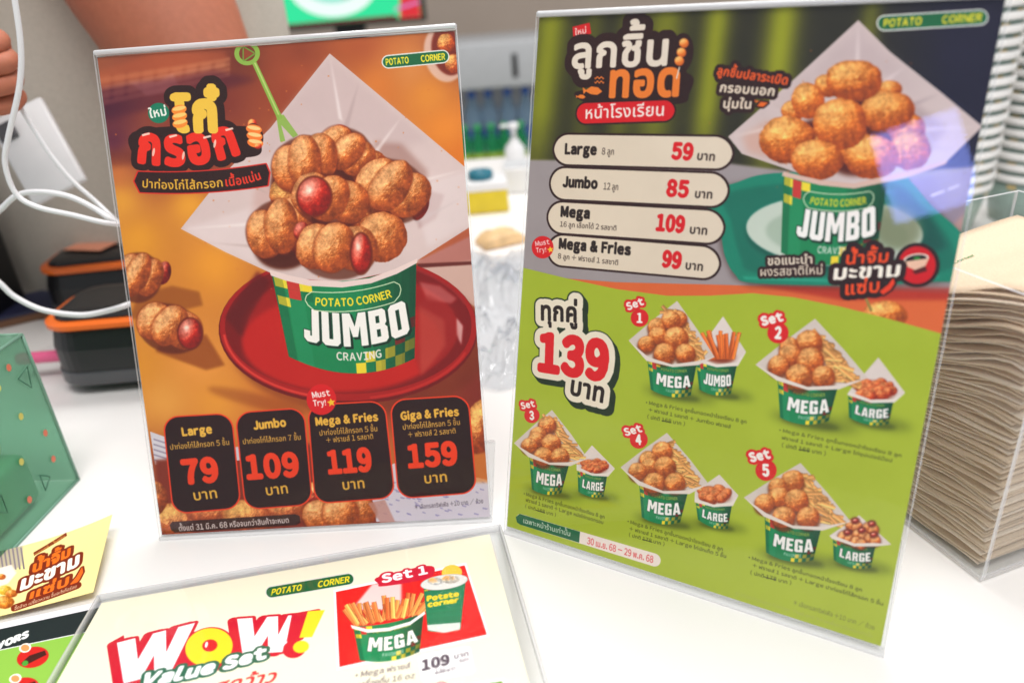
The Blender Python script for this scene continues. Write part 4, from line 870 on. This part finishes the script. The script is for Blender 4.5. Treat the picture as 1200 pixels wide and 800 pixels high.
def holder(fr, label, foot_back):
    b, a, up = fr; M = fmx(b, a, up)
    if M.to_3x3().col[1].y < 0: M = M @ Matrix.Diagonal((1, -1, 1, 1))
    root = empty('sign_holder', (0, 0, 0)); tag(root, label, 'sign holder', 'clear upright sign holders')
    pane('front_panel', (.107, .0007, .1495), (.214, .0013, .299), root, M)
    pane('back_panel', (.107, .0039, .1495), (.214, .0013, .299), root, M)
    o = box('top_rim', (.107, .0023, .3), (.2145, .0048, .0032), M_rail, root, bev=.0014, seg=4, mtx=M)
    o = box('bottom_rim', (.107, .0023, .0008), (.2145, .0048, .0026), M_edge, root, bev=.0008, seg=2, mtx=M)
    yw = math.atan2(a[1], a[0]); G = Matrix.Translation(Vector(b)) @ Matrix.Rotation(yw, 4, 'Z')
    pane('foot', (.107, .048, .0012), (.214, .086, .002), root, G, axis=2)
    return root
holder(P1, 'clear acrylic stand around the orange poster of sausage rolls', .09)
holder(P2, 'clear acrylic stand around the green poster of fried balls', .09)
root = empty('sign_holder', (0, 0, 0)); tag(root, 'low clear acrylic holder tipped flat in front of both posters, holding a cream sheet', 'sign holder')
M = fmx(WB, wa, wu); 
if M.to_3x3().col[1].z > 0: M = M @ Matrix.Diagonal((1, -1, 1, 1))
pane('front_panel', (.1184, .0007, .155), (.2367, .0013, .310), root, M); pane('back_panel', (.1184, .0039, .155), (.2367, .0013, .310), root, M)
for x in (.0008, .2359): box('side_rim', (x, .0023, .155), (.0018, .0046, .309), M_edge, root, bev=.0005, seg=1, mtx=M)
box('top_rim', (.1184, .0023, .3094), (.2365, .0046, .0016), M_edge, root, bev=.0005, seg=1, mtx=M)
G = Matrix.Translation(Vector(WB)) @ Matrix.Rotation(.1478, 4, 'Z'); pane('foot', (.1184, -.0015, -.0262), (.2367, .0025, .050), root, G)

def ordn(k):
    W1 = 'first second third fourth fifth sixth seventh eighth ninth tenth eleventh twelfth thirteenth fourteenth fifteenth sixteenth seventeenth eighteenth nineteenth twentieth'.split()
    T_ = {2: 'twenty', 3: 'thirty', 4: 'forty', 5: 'fifty'}
    return W1[k] if k < 20 else ((T_[(k+1)//10]+'-'+W1[(k+1) % 10-1]) if (k+1) % 10 else {20: 'twentieth', 30: 'thirtieth', 40: 'fortieth', 50: 'fiftieth', 60: 'sixtieth'}[k+1])
# ------------------------------------------------------------------ napkin dispenser on the right
N0 = Vector((.240, .300, 0)); yaw = math.atan2(.3, .95); GN = Matrix.Translation(N0) @ Matrix.Rotation(yaw, 4, 'Z')
BW, BD, BH = .140, .135, .160
root = empty('napkin_box', N0); tag(root, 'clear acrylic box holding a tall stack of brown paper napkins', 'napkin box'); inv = Matrix.Translation(-N0)
def np_(name, c, s_, ax): pane(name, c, s_, root, inv @ GN, ax)
np_('side_panel', (.001, BD/2, BH/2+.002), (.002, BD, BH), 0); np_('side_panel', (BW-.001, BD/2, BH/2+.002), (.002, BD, BH), 0)
np_('front_panel', (BW/2, .001, BH/2+.002), (BW-.005, .002, BH), 1); np_('rear_panel', (BW/2, BD-.001, BH/2+.002), (BW-.005, .002, BH), 1); np_('base_panel', (BW/2, BD/2, .0012), (BW-.005, BD-.005, .002), 2)
M_nap = mat('brown_napkin_paper', (222, 198, 170), .85, bump=.35, bscale=900, var=.06); M_nap2 = mat('pale_napkin_paper', (232, 213, 190), .85, bump=.35, bscale=900, var=.06)
NN = 60; r0 = np.random.RandomState(11)
for k in range(NN):
    f = k/(NN-1); zb = .004+f*.128; nx = 14; th = .0020
    ph, am = r0.rand()*6, .0005+.0006*r0.rand(); x0, y0 = .0045+r0.rand()*.003, .005+r0.rand()*.004
    def zz(u, v):
        dome = f*(.028*math.exp(-((v-.05)/.45)**2)+.016*u); dip = -.010*math.exp(-((f-.72)/.10)**2)*math.exp(-((v-.25)/.25)**2)
        wave = (.0020*math.sin(v*9+f*9)*math.exp(-((f-.8)/.16)**2)+am*math.sin(v*14+ph+u*5)); return zb+dome+dip*.4+wave
    vs = []; fs = []
    for side in (1, 0):
        for j in range(nx+1):
            for i in range(nx+1):
                u, v = i/nx, j/nx; e = .0007*math.sin(v*11+k*.7)*(1-u)+.0011*math.sin(k*k*2.1)
                ed = 1-(2*abs(u-.5))**10*.5
                vs.append((x0+e+u*(BW-.013), y0+v*(BD-.014), zz(u, v)+(th*ed if side else 0)))
    n_ = (nx+1)**2
    for sd in (0, 1):
        for j in range(nx):
            for i in range(nx): q = sd*n_+j*(nx+1)+i; fs.append((q, q+1, q+nx+2, q+nx+1))
    for i in range(nx):
        for q0, q1 in ((i, i+1), (nx*(nx+1)+i, nx*(nx+1)+i+1), (i*(nx+1), (i+1)*(nx+1)), (i*(nx+1)+nx, (i+1)*(nx+1)+nx)): fs.append((q0, q1, q1+n_, q0+n_))
    o = pyd('napkin', vs, fs, M_nap if k % 3 else M_nap2, smooth=True); o.matrix_world = GN
    if k == NN-1:
        tag(o, 'uppermost pale paper napkin of the stack, with small green print', 'napkin', 'napkins in the clear box')
        c = bpy.data.curves.new('t', 'FONT'); c.body = 'Potato Corner'; c.size = .0052; t_ = bpy.data.objects.new('t', c); COL.objects.link(t_)
        me = bpy.data.meshes.new_from_object(t_.evaluated_get(bpy.context.evaluated_depsgraph_get())); bpy.data.objects.remove(t_)
        for v in me.vertices: x, y = v.co.x+.034, v.co.y+.095; v.co = (x, y, zz((x-x0)/(BW-.013), (y-y0)/(BD-.014))+th+.0005)
        g = link('printed_name', me, mat('green_print', (60, 140, 80), .7)); g.parent = o
    else: tag(o, 'brown paper napkin, %s from the top of the stack in the clear box' % ordn(NN-1-k), 'napkin', 'napkins in the clear box')

# ------------------------------------------------------------------ stacks of paper tubs behind the napkins
M_tub = mat('white_waxed_card', (232, 230, 226), .4, var=.03); M_tubg = mat('green_card', (140, 160, 150), .45, var=.1, bscale=40); M_tuby = mat('yellow_card', (200, 176, 120), .5)
def make_tub():
    root = empty('paper_tub'); r1, r2, h = .048, .037, .052
    lathe('cup_wall', [(r2, 0), (r1, h), (r1-.0012, h), (r2-.0012, .002)], (0, 0, 0), M_tubg, root)
    vs = []; fs = []
    for k in range(28):
        a = 2*math.pi*k/28
        for rr, zz_ in ((r1+.0004, h-.001), (r1+.0028, h+.0002), (r1+.0032, h+.0066), (r1-.0008, h+.0072)): vs.append((rr*math.cos(a), rr*math.sin(a), zz_))
    for k in range(28):
        for j in range(4): fs.append((k*4+j, ((k+1) % 28)*4+j, ((k+1) % 28)*4+(j+1) % 4, k*4+(j+1) % 4))
    pyd('rim', vs, fs, M_tub, root, True)
    for k in range(0, 14):
        if k % 2: continue
        a = 2*math.pi*k/14; q = []
        for da, zz_ in ((0, h-.009), (.22, h-.009), (.22, h-.0035), (0, h-.0035)): rr = r2+(r1-r2)*zz_/h+.0003; q.append((rr*math.cos(a+da), rr*math.sin(a+da), zz_))
        pyd('yellow_checker', q, [(0, 1, 2, 3)], M_tuby, root)
    return root
proto = make_tub(); parts = list(proto.children); first = True
for (x, y, n, lab) in ((.515, .86, 17, 'left'), (.628, .87, 17, 'right')):
    for k in range(n):
        if first: r_ = proto; first = False
        else:
            r_ = proto.copy(); COL.objects.link(r_)
            for c in parts: d = c.copy(); COL.objects.link(d); d.parent = r_
        r_.location = (x+.001*math.sin(k*2.3), y, .0005+k*.0128); r_.rotation_euler = (0, 0, k*1.3); tag(r_, 'pale green paper tub with white rim, %s from top of the %s stack' % (ordn(n-1-k), lab), 'paper tub', 'nested paper tubs behind the napkins')

# ------------------------------------------------------------------ green see-through box on the left
M_gb = acrylic('green_film_box', (.70, .88, .79), .08, .18, diff=(150, 190, 168)); M_gbe = mat('green_box_edge', (112, 152, 132), .3)
A = Vector((-.323, .464, 0)); Bq = ray(15, 645, z=0); d1 = (Bq-A).normalized(); d2 = Vector((d1.y, -d1.x, 0)); L1_, L2_, Hh = .135, .15, .118
if d2.x > 0: d2 = -d2
root = empty('gift_box', A); tag(root, 'green see-through box with small triangle prints at the left edge', 'box')
def gq(name, pts, mt, th=.0006):
    n = (pts[1]-pts[0]).cross(pts[3]-pts[0]).normalized()*th; vs = [p-A for p in pts]+[p-A+n for p in pts]
    return pyd(name, vs, [(0, 1, 2, 3), (7, 6, 5, 4), (0, 4, 5, 1), (1, 5, 6, 2), (2, 6, 7, 3), (3, 7, 4, 0)], mt, root)
Z = Vector((0, 0, 1)); c0, c1, c2, c3_ = A, A+d1*L1_, A+d1*L1_+d2*L2_, A+d2*L2_
for i, (p, q) in enumerate(((c0, c1), (c1, c2), (c2, c3_), (c3_, c0))): gq('side_wall', [p+Z*.001, q+Z*.001, q+Z*Hh, p+Z*Hh], M_gb)
gq('lid', [p+Z*(Hh+.001) for p in (c0, c1, c2, c3_)], M_gb)
for p, q in ((c0, c0+Z*Hh), (c1, c1+Z*Hh), (c0+Z*Hh, c1+Z*Hh), (c0+Z*Hh, c3_+Z*Hh), (c0+Z*.001, c1+Z*.001)): tube('fold_edge', [p-A, (p+q)/2-A, q-A], .0011, M_gbe, root, 2)
M_ink = mat('dark_green_ink', (40, 92, 70), .5); M_oi = mat('orange_ink', (214, 110, 80), .5); M_yi = mat('yellow_ink', (200, 190, 90), .5)
nrm = -d2*.0012
for u, v, k, rt in ((.012, .092, .011, .3), (.052, .085, .012, 2.1), (.030, .022, .009, 1.1), (.070, .032, .010, .1), (.085, .070, .012, 1.7)):
    P = [A+d1*(u+k*.6*math.cos(rt+j*2.094))+Z*(v+k*.8*math.sin(rt+j*2.094))+nrm for j in range(3)]
    tube('triangle_print', [p-A for p in (P[0], (P[0]+P[1])/2, P[1], (P[1]+P[2])/2, P[2], (P[2]+P[0])/2, P[0])], .00035, M_ink, root, 1)
for j, (u, v) in enumerate(((.022, .105), (.028, .072), (.014, .050), (.042, .046), (.048, .02), (.062, .068), (.016, .030), (.036, .098))):
    P = [A+d1*(u+.0022*math.cos(q))+Z*(v+.0026*math.sin(q))+nrm for q in np.linspace(0, 2*math.pi, 8, endpoint=False)]
    pyd('dot_print', [p-A for p in P], [tuple(range(8))], (M_oi, M_yi)[j % 2], root)
M_bun = mat('cream_snack', (226, 196, 160), .7, bump=.5, bscale=120, var=.12); M_pk = mat('green_packet', (120, 190, 150), .4, var=.1)
ba = A+d1*.055+d2*.05; bag = empty('snack_packet', ba); tag(bag, 'packet of cream coloured snacks seen inside the green see-through box', 'packet')
box('packet_base', (0, 0, .021), (.07, .075, .038), M_pk, bag, bev=.006, rz=math.atan2(d1.y, d1.x))
for k in range(7):
    bm = bmesh.new(); bmesh.ops.create_icosphere(bm, subdivisions=3, radius=.0135); r_ = random.Random(k)
    for v in bm.verts: v.co *= 1+.12*math.sin(v.co.x*400+k)*math.cos(v.co.y*330+k); v.co.z *= .75
    bm.transform(Matrix.Translation((.024*math.cos(k*.9)*(k > 0), .026*math.sin(k*.9)*(k > 0), .047+.006*(k == 0)))); me = bpy.data.meshes.new('snack_piece'); bm.to_mesh(me); bm.free(); link('snack_piece', me, M_bun, bag, True)

# ------------------------------------------------------------------ black cases with orange rims
M_or = mat('orange_rim', (236, 110, 32), .4); M_gry = mat('dark_grey_plastic', (78, 78, 82), .35)
def rpr(name, sx, sy, prof, r, mt, parent, at=(0, 0)):
    vs = []; fs = []; n = 32
    for off, z in prof:
        for k in range(n):
            q = k//8; a = math.pi/2*(q+(k % 8)/7); rr = max(min(r, sx/2, sy/2)+off, .0005); cx = (sx/2-min(r, sx/2, sy/2))*(1 if q in (0, 3) else -1); cy = (sy/2-min(r, sx/2, sy/2))*(1 if q in (0, 1) else -1)
            vs.append((at[0]+cx+rr*math.cos(a), at[1]+cy+rr*math.sin(a), z))
    for i in range(len(prof)-1):
        for k in range(n): k2 = (k+1) % n; fs.append((i*n+k, i*n+k2, (i+1)*n+k2, (i+1)*n+k))
    fs.append(tuple(range(n))[::-1]); fs.append(tuple(range((len(prof)-1)*n, len(prof)*n)))
    return pyd(name, vs, fs, mt, parent)
def case(c, sx, sy, h, rz, label):
    root = empty('hard_case', c, rz); tag(root, label, 'case', 'black cases with orange rims')
    rpr('body', sx, sy, [(-.012, .004), (-.004, .012), (0, h*.35), (0, h*.7), (-.004, h*.95), (-.006, h)], .030, M_dark, root)
    rpr('lower_band', sx, sy, [(.0008, h*.16), (.0015, h*.18), (.0015, h*.34), (.0008, h*.36)], .030, M_gry, root)
    rpr('rim', sx, sy, [(-.004, h-.001), (.0002, h+.0005), (.0002, h+.0045), (-.004, h+.006)], .030, M_or, root)
    rpr('lid_pad', sx, sy, [(-.008, h+.004), (-.008, h+.0075), (-.011, h+.010), (-.022, h+.012)], .030, M_dark, root)
    for k in (-1, 1): rpr('foot_pad', .018, .018, [(0, 0), (0, .006)], .006, M_gry, root, (k*sx*.36, 0))
    lathe('snap', [(.006, 0), (.006, .002), (.004, .003)], (sx*.2, -sy*.5-.0005, h*.72), M_gry, root); return root
cA = ray(62, 470, z=0); case((cA.x+.095, cA.y+.055, 0), .19, .095, .062, .02, 'black case with orange rim, the nearer of two, left of the orange poster')
cB = ray(40, 392, z=0); case((cB.x+.085, cB.y+.075, 0), .17, .09, .055, .08, 'black case with orange rim, the farther of two, behind the white cable loop')
M_pap = mat('white_paper', (232, 230, 226), .8); M_navy = mat('navy_cover', (40, 44, 74), .5); M_brn = mat('brown_board', (120, 84, 60), .6)
t = box('receipt_slip', (cA.x+.14, cA.y+.06, .0765), (.075, .05, .0006), M_pap, rz=.15); tag(t, 'white slip of paper lying on top of the nearer black case', 'paper slip')
t = box('receipt_slip', (cB.x+.05, cB.y+.085, .0695), (.05, .05, .0006), mat('peach_paper', (224, 150, 120), .7), rz=-.3); tag(t, 'peach coloured slip lying on top of the farther black case', 'paper slip')
pk = ray(50, 440, z=.02); t = tube('marker_pen', [(pk.x-.04, pk.y+.035, .022), (pk.x, pk.y+.035, .022), (pk.x+.035, pk.y+.033, .022)], .0055, mat('pink_plastic', (226, 96, 140), .4)); tag(t, 'pink marker pen lying beside the nearer black case', 'marker')
nb = ray(15, 372, z=0); root = empty('notebook', (nb.x, nb.y, 0), .5); tag(root, 'navy notebook with brown edge lying on the counter at far left', 'notebook')
box('cover', (0, 0, .012), (.15, .07, .003), M_navy, root, bev=.001); box('page_block', (0, 0, .006), (.147, .067, .009), M_brn, root, bev=.001)
nb = ray(40, 400, z=0); t = box('paper_sheet', (nb.x-.03, nb.y+.01, .0006), (.12, .09, .0006), M_pap, rz=-.4); tag(t, 'white sheet of paper lying between notebook and black cases', 'paper')
# printer behind them
root = empty('receipt_printer', (-.64, .765, 0), -.05); tag(root, 'tall black receipt printer standing at the far left edge', 'printer')
box('body', (0, 0, .075), (.17, .14, .148), M_dark, root, bev=.012); box('top_cover', (0, -.01, .151), (.15, .11, .006), M_gry, root, bev=.002); box('paper_slot', (0, -.071, .12), (.09, .003, .008), M_gry, root, bev=.001)
# white phone and its cables
M_cab = mat('white_cable_sheath', (224, 224, 226), .35)
pc = ray(45, 178, y=.70); root = empty('phone', pc, .25); tag(root, 'white phone propped upright in front of the person, with cables', 'phone')
box('body', (0, 0, 0), (.052, .007, .085), M_white, root, bev=.003, mtx=Matrix.Rotation(-.35, 4, 'Y') @ Matrix.Rotation(-.5, 4, 'X')); box('camera_bump', (-.014, -.005, .026), (.016, .004, .016), M_gry, root, bev=.0015, mtx=Matrix.Rotation(-.35, 4, 'Y') @ Matrix.Rotation(-.5, 4, 'X'))
def cable(pts, r, lab, y=.56):
    t = tube('charging_cable', [ray(p[0], p[1], y=(p[2] if len(p) > 2 else y)) for p in pts], r, M_cab); tag(t, lab, 'cable', 'white cables on the left')
cable([(14, -20), (24, 50), (23, 100), (10, 160), (6, 192), (18, 226), (42, 242), (85, 252), (137, 263), (190, 262, .6)], .0018, 'white cable hanging from the hand in a long curve', .52)
cable([(-20, 262), (0, 246), (20, 229), (46, 225), (80, 230), (110, 244), (138, 262), (185, 285, .6)], .0020, 'white cable arching level across to the orange poster', .54)
cable([(20, 120), (45, 160), (62, 185), (85, 212), (112, 236), (140, 262), (185, 300, .62)], .0017, 'white cable running straight down from the phone', .58)
cable([(-25, 310), (0, 332), (18, 348), (50, 363), (92, 369), (122, 365), (152, 356), (190, 340, .6)], .0021, 'white cable in the lowest loop across the black case', .53)
# ------------------------------------------------------------------ things behind, between the posters
M_lg = mat('light_grey_plastic', (196, 198, 200), .45, var=.03)
sl = ray(603, 72, y=2.64); sx_ = sl.x
root = empty('shelf_unit', (.02, 2.78, -.268)); tag(root, 'pale grey cupboard with a dark slot above the water bottles', 'cupboard')
box('upper_box', (0, .05, .300), (.62, .38, .145), M_lg, root, bev=.010); box('front_slot', (sx_-.02, -.141, .295), (.018, .006, .075), M_dark, root, bev=.003)
box('side_board', (-.30, .12, .115), (.016, .22, .225), M_lg, root, bev=.002); box('side_board', (.30, .12, .115), (.016, .22, .225), M_lg, root, bev=.002); box('back_board', (0, .235, .115), (.58, .01, .225), M_white, root)
M_cb = mat('beige_cabinet', (186, 170, 156), .6, var=.03); M_hd = mat('cabinet_handle', (150, 140, 130), .4, metal=.6)
M_pet = acrylic('clear_bottle', (.85, .93, .98), .05, .30, diff=(170, 205, 235)); M_gpet = acrylic('green_bottle', (.3, .7, .5), .05, .35, diff=(60, 180, 110)); M_blue = mat('blue_plastic', (40, 100, 190), .4); M_gcap = mat('green_cap', (50, 190, 90), .4); M_blb = mat('blue_label', (60, 96, 160), .5, var=.1); M_lab = mat('yellow_green_label', (150, 170, 50), .5)
def bottle(x, y, R, H, mb, mc, ml, lab, grp):
    root = empty('bottle', (x, y, -.2695)); tag(root, lab, 'bottle', grp)
    lathe('glass', [(R*.9, .0005), (R, .004), (R, H*.35), (R*.93, H*.45), (R, H*.55), (R*.95, H*.66), (R*.45, H*.84), (R*.38, H*.9)], (0, 0, 0), mb, root, 20)
    lathe('cap', [(R*.46, H*.895), (R*.46, H*.99), (R*.4, H)], (0, 0, 0), mc, root, 16); lathe('label', [(R*1.012, H*.14), (R*1.012, H*.36)], (0, 0, 0), ml, root, 20)
for i, (px, lab) in enumerate(((556, 'leftmost'), (575, 'second from left'), (597, 'third from left'), (618, 'rightmost'))):
    p = ray(px, 150, y=2.80); bottle(p.x, 2.80, .031, .205, M_pet, M_blue, M_blb, 'clear water bottle with blue cap, %s in the back row' % lab, 'water bottles between the posters')
for i, (px, lab) in enumerate(((545, 'leftmost'), (561, 'second from left'), (577, 'middle one'), (592, 'fourth from left'), (611, 'rightmost'))):
    p = ray(px, 170, y=2.50); bottle(p.x, 2.50, .022, .140, M_gpet, M_gcap, M_lab, 'small green bottle with green cap, %s of the front row' % lab, 'green bottles between the posters')
p = ray(604, 187, y=1.33); root = empty('pump_bottle', (p.x, 1.33, 0)); tag(root, 'white pump bottle standing in front of the green bottles', 'pump bottle')
lathe('body', [(.015, .0005), (.017, .004), (.017, .035), (.008, .046), (.007, .050)], (0, 0, 0), M_white, root, 20); lathe('pump', [(.004, .050), (.004, .066), (.009, .068), (.009, .075), (.003, .077)], (0, 0, 0), M_white, root, 14); box('nozzle', (-.012, 0, .072), (.022, .006, .005), M_white, root, bev=.002)
M_yel = mat('yellow_card_box', (214, 190, 40), .5, var=.05); M_teal = mat('teal_plastic', (30, 110, 130), .4)
p = ray(573, 252, z=0); root = empty('carton', (p.x-.002, p.y+.035, 0), .05); tag(root, 'yellow and white carton standing between the two posters', 'carton')
box('lower_part', (0, 0, .0165), (.060, .055, .032), M_yel, root, bev=.0015); box('upper_part', (0, 0, .0385), (.0605, .0555, .012), M_white, root, bev=.0015)
t = lathe('roll_of_tape', [(.017, 0), (.018, .002), (.018, .009), (.017, .011), (.009, .011), (.009, .0)], (p.x-.008, p.y+.035, .0450), M_teal, None, 24); tag(t, 'teal roll of tape lying on the yellow carton', 'tape')
p = ray(612, 232, z=0); root = empty('carton', (p.x, p.y+.05, 0), -.1); tag(root, 'plain white carton beside the yellow carton', 'carton'); box('body', (0, 0, .02), (.05, .05, .039), M_white, root, bev=.002); box('flap', (0, .002, .0405), (.046, .044, .0015), M_lg, root)
p = ray(588, 285, z=0); bm = bmesh.new(); bmesh.ops.create_cube(bm, size=1); bmesh.ops.subdivide_edges(bm, edges=bm.edges[:], cuts=6, use_grid_fill=True)
for v in bm.verts:
    e = 1-(abs(v.co.x)*2)**4*.7; v.co = Vector((v.co.x*.06, v.co.y*.035, (v.co.z+.5)*.014*e+.0008*math.sin(v.co.x*60+v.co.y*30)+.0015))
me = bpy.data.meshes.new('snack_packet'); bm.to_mesh(me); bm.free(); t = link('snack_packet', me, mat('tan_wrapper', (226, 190, 140), .35, var=.25, bscale=50), None, True); t.location = (p.x, p.y, 0); t.rotation_euler = (0, 0, .4); tag(t, 'small tan wrapped packet lying behind the crumpled film', 'packet')
# crumpled clear film
M_film = acrylic('crumpled_film', (.93, .94, .95), .05, .07, scr=.6); n = 46; r0 = np.random.RandomState(8); vs = []; fs = []
c_ = ray(580, 350, z=0)
for j in range(n):
    for i in range(n):
        u, v = i/(n-1), j/(n-1); X0, Y0 = int(u*150), int(v*300)
        h = max(0, (NZ2[(Y0*2) % 512, (X0*3) % 512]-.42))*.13*min(1, 6*u*(1-u)+.1)*min(1, 6*v*(1-v)+.1)+.001+.0035*abs(NZ[(Y0*5) % 512, (X0*7) % 512]-.5)
        vs.append((c_.x-.05+.10*u+.012*math.sin(v*7), c_.y-.19+.33*v+.01*math.sin(u*9), h))
for j in range(n-1):
    for i in range(n-1): q = j*n+i; fs.append((q, q+1, q+n+1, q+n))
t = pyd('plastic_wrap', vs, fs, M_film); tag(t, 'crumpled sheet of clear plastic film lying between the two posters', 'plastic film')
sm = t.modifiers.new('thick', 'SOLIDIFY'); sm.thickness = .0002
# display
def em(name, rgb, st=1.):
    m = mat(name, rgb, .3, emit=st); m.node_tree.nodes['Principled BSDF'].inputs['Base Color'].default_value = (.02, .02, .02, 1); return m
a0 = ray(322, 36, y=2.6); a1 = ray(495, 30, y=2.6); wd = a1.x-a0.x; root = empty('display_screen', ((a0.x+a1.x)/2, 2.6, a0.z-.006)); tag(root, 'lit display screen showing a white bowl on bright green, behind the orange poster', 'screen')
Wd, Hd = wd+.03, .34; zf = -.269-root.location.z
box('bezel', (0, .012, Hd/2), (Wd, .022, Hd), M_dark, root, bev=.004); box('stand', (0, .035, zf/2+.02), (.10, .02, abs(zf)+.03), M_dark, root, bev=.003); box('stand_foot', (0, .035, zf+.004), (.26, .18, .008), M_dark, root, bev=.002)
box('lit_panel', (0, -.0002, Hd/2+.002), (wd, .0016, Hd-.02), em('screen_green', (30, 222, 150), .9), root)
def flat(name, pts, y, mt): pyd(name, [(x, y, z) for x, z in pts], [tuple(range(len(pts)))], mt, root)
flat('pictured_rim', [(-.03+.138*math.cos(q), .125+.094*math.sin(q)) for q in np.linspace(0, 6.283, 40, endpoint=False)], -.0022, em('screen_white', (226, 240, 236), .95))
flat('pictured_bowl', [(-.03+.098*math.cos(q), .135+.065*math.sin(q)) for q in np.linspace(0, 6.283, 40, endpoint=False)], -.0030, em('screen_pale', (150, 226, 206), .9))
flat('pictured_food', [(.008+.036*math.cos(q)*(1+.2*math.sin(3*q)), .103+.020*math.sin(q)) for q in np.linspace(0, 6.283, 20, endpoint=False)], -.0036, em('screen_food', (150, 110, 40), .8))
x = wd/2; flat('pictured_red_corner', [(x-.068, .0125), (x-.001, .0125), (x-.001, .2), (x-.042, .2)], -.0022, em('screen_red', (214, 30, 44), .9)); flat('pictured_red_strip', [(-x+.001, .0125), (x-.073, .0125), (x-.08, .024), (-x+.001, .020)], -.0022, em('screen_dark_red', (120, 24, 40), .7)); flat('pictured_pink_line', [(x-.08, .036), (x-.001, .052), (x-.001, .060), (x-.08, .044)], -.0028, em('screen_pink', (220, 130, 200), .8))

# ------------------------------------------------------------------ person behind the counter (seen from hip to arm only)
M_skin = mat('skin', (168, 100, 74), .65, bump=.15, bscale=180, var=.06, sss=.25); M_shirt = mat('grey_beige_cloth', (184, 176, 164), .85, bump=.4, bscale=260, var=.05); M_hair = mat('dark_hair', (30, 24, 22), .5)
person = empty('person', (-.42, .95, -.94)); tag(person, 'person in a pale grey beige shirt holding a white cable behind the counter', 'person'); OFF = Vector((.42, -.95, .94))
def skin_mesh(name, chain, edges, mt, parent, lvl=2, off=OFF):
    me = bpy.data.meshes.new(name); me.from_pydata([tuple(Vector(c[:3])+off) for c in chain], edges, []); o = bpy.data.objects.new(name, me); COL.objects.link(o)
    md = o.modifiers.new('s', 'SKIN'); md.use_smooth_shade = True
    for i, c in enumerate(chain): me.skin_vertices[0].data[i].radius = (c[3], c[4] if len(c) > 4 else c[3]); me.skin_vertices[0].data[i].use_root = i == 0
    sb = o.modifiers.new('b', 'SUBSURF'); sb.levels = lvl; sb.render_levels = lvl
    dg = bpy.context.evaluated_depsgraph_get(); m2 = bpy.data.meshes.new_from_object(o.evaluated_get(dg)); m2.name = name; bpy.data.objects.remove(o)
    return link(name, m2, mt, parent, True)
hp = ray(8, 75, y=.60)      # the hand that holds the cable
sh_l = Vector((-.66, .93, .50)); hx = hp.x
ch = [(-.44, .96, .02, .13, .10), (-.44, .96, .25, .14, .10), (-.44, .95, .45, .14, .09), (-.44, .94, .56, .06), (-.43, .90, .64, .052), (-.43, .88, .71, .085, .075), (-.43, .88, .80, .07),
      (-.43, .89, .49, .070), (-.305, .775, .325, .078), (-.24, .72, .17, .044), (-.10, .70, .06, .022),
      (-.60, .94, .52, .058), (-.62, .80, .34, .042), (hx-.07, .63, hp.z+.02, .028), (hx-.035, .605, hp.z+.004, .030, .018), (hx-.008, .595, hp.z, .026, .014)]
ed = [(0, 1), (1, 2), (2, 3), (3, 4), (4, 5), (5, 6), (2, 7), (7, 8), (8, 9), (9, 10), (2, 11), (11, 12), (12, 13), (13, 14), (14, 15)]
fi = []
for j, (dz, l, dy) in enumerate(((.020, .030, -.006), (.008, .036, -.010), (-.005, .034, -.010), (-.018, .027, -.006))):
    b0_ = Vector((hx-.010, .594, hp.z+dz)); k = len(ch)
    ch += [(b0_.x, b0_.y, b0_.z, .0085), (b0_.x+l*.62, b0_.y+dy, b0_.z-.003, .0080), (b0_.x+l*.82, b0_.y+dy-.018, b0_.z-.006, .0074), (b0_.x+l*.45, b0_.y+dy-.028, b0_.z-.008, .0066)]
    ed += [(15, k), (k, k+1), (k+1, k+2), (k+2, k+3)]
k = len(ch); ch += [(hx-.022, .580, hp.z+.022, .0100), (hx+.004, .570, hp.z+.028, .0090), (hx+.016, .566, hp.z+.016, .0078)]; ed += [(14, k), (k, k+1), (k+1, k+2)]
skin_mesh('body', ch, ed, M_skin, person)
# shirt: a lofted trunk with folds
vs = []; fs = []; n = 48; lv = 26
for j in range(lv):
    t = j/(lv-1); z = -.12+.70*t; cx = -.44; cy = .965; rx = .185+.02*math.sin(t*3)-.13*max(0, (t-.86)/.14)**2; ry = .125+.018*math.sin(t*4+1)-.07*max(0, (t-.86)/.14)**2
    for i in range(n):
        a = 2*math.pi*i/n; f = 1+.035*math.sin(a*5+t*6)*(1-t*.5)+.02*math.sin(a*11-t*9)+.015*math.sin(t*23+a*2); vs.append((cx+rx*f*math.cos(a)+.42, cy+ry*f*math.sin(a)-.95, z+.94))
for j in range(lv-1):
    for i in range(n): i2 = (i+1) % n; fs.append((j*n+i, j*n+i2, (j+1)*n+i2, (j+1)*n+i))
o = pyd('shirt', vs, fs, M_shirt, person, True); o.modifiers.new('t', 'SOLIDIFY').thickness = .002
def sleeve(p, q, r1, r2):
    p, q = Vector(p), Vector(q); d = (q-p).normalized(); a = d.cross(Vector((0, 1, .2))).normalized(); b = d.cross(a); vs = []; fs = []
    for j in range(9):
        t = j/8; r = r1+(r2-r1)*t+.002*math.sin(j*2.2)
        for i in range(24): w_ = 2*math.pi*i/24; vs.append(p+(q-p)*t+(a*math.cos(w_)+b*math.sin(w_))*r*(1+.04*math.sin(3*w_+j))+OFF)
    for j in range(8):
        for i in range(24): i2 = (i+1) % 24; fs.append((j*24+i, j*24+i2, (j+1)*24+i2, (j+1)*24+i))
    o = pyd('sleeve', vs, fs, M_shirt, person, True); o.modifiers.new('t', 'SOLIDIFY').thickness = .002
sleeve((-.43, .915, .54), (-.42, .875, .48), .09, .084); sleeve((-.57, .945, .53), (-.61, .86, .42), .078, .064)
lathe('hair', [(.02, -.05), (.08, -.03), (.094, .02), (.09, .07), (.06, .11), (.01, .125)], (-.43+.42, .895-.95, .75+.94), M_hair, person, 24)
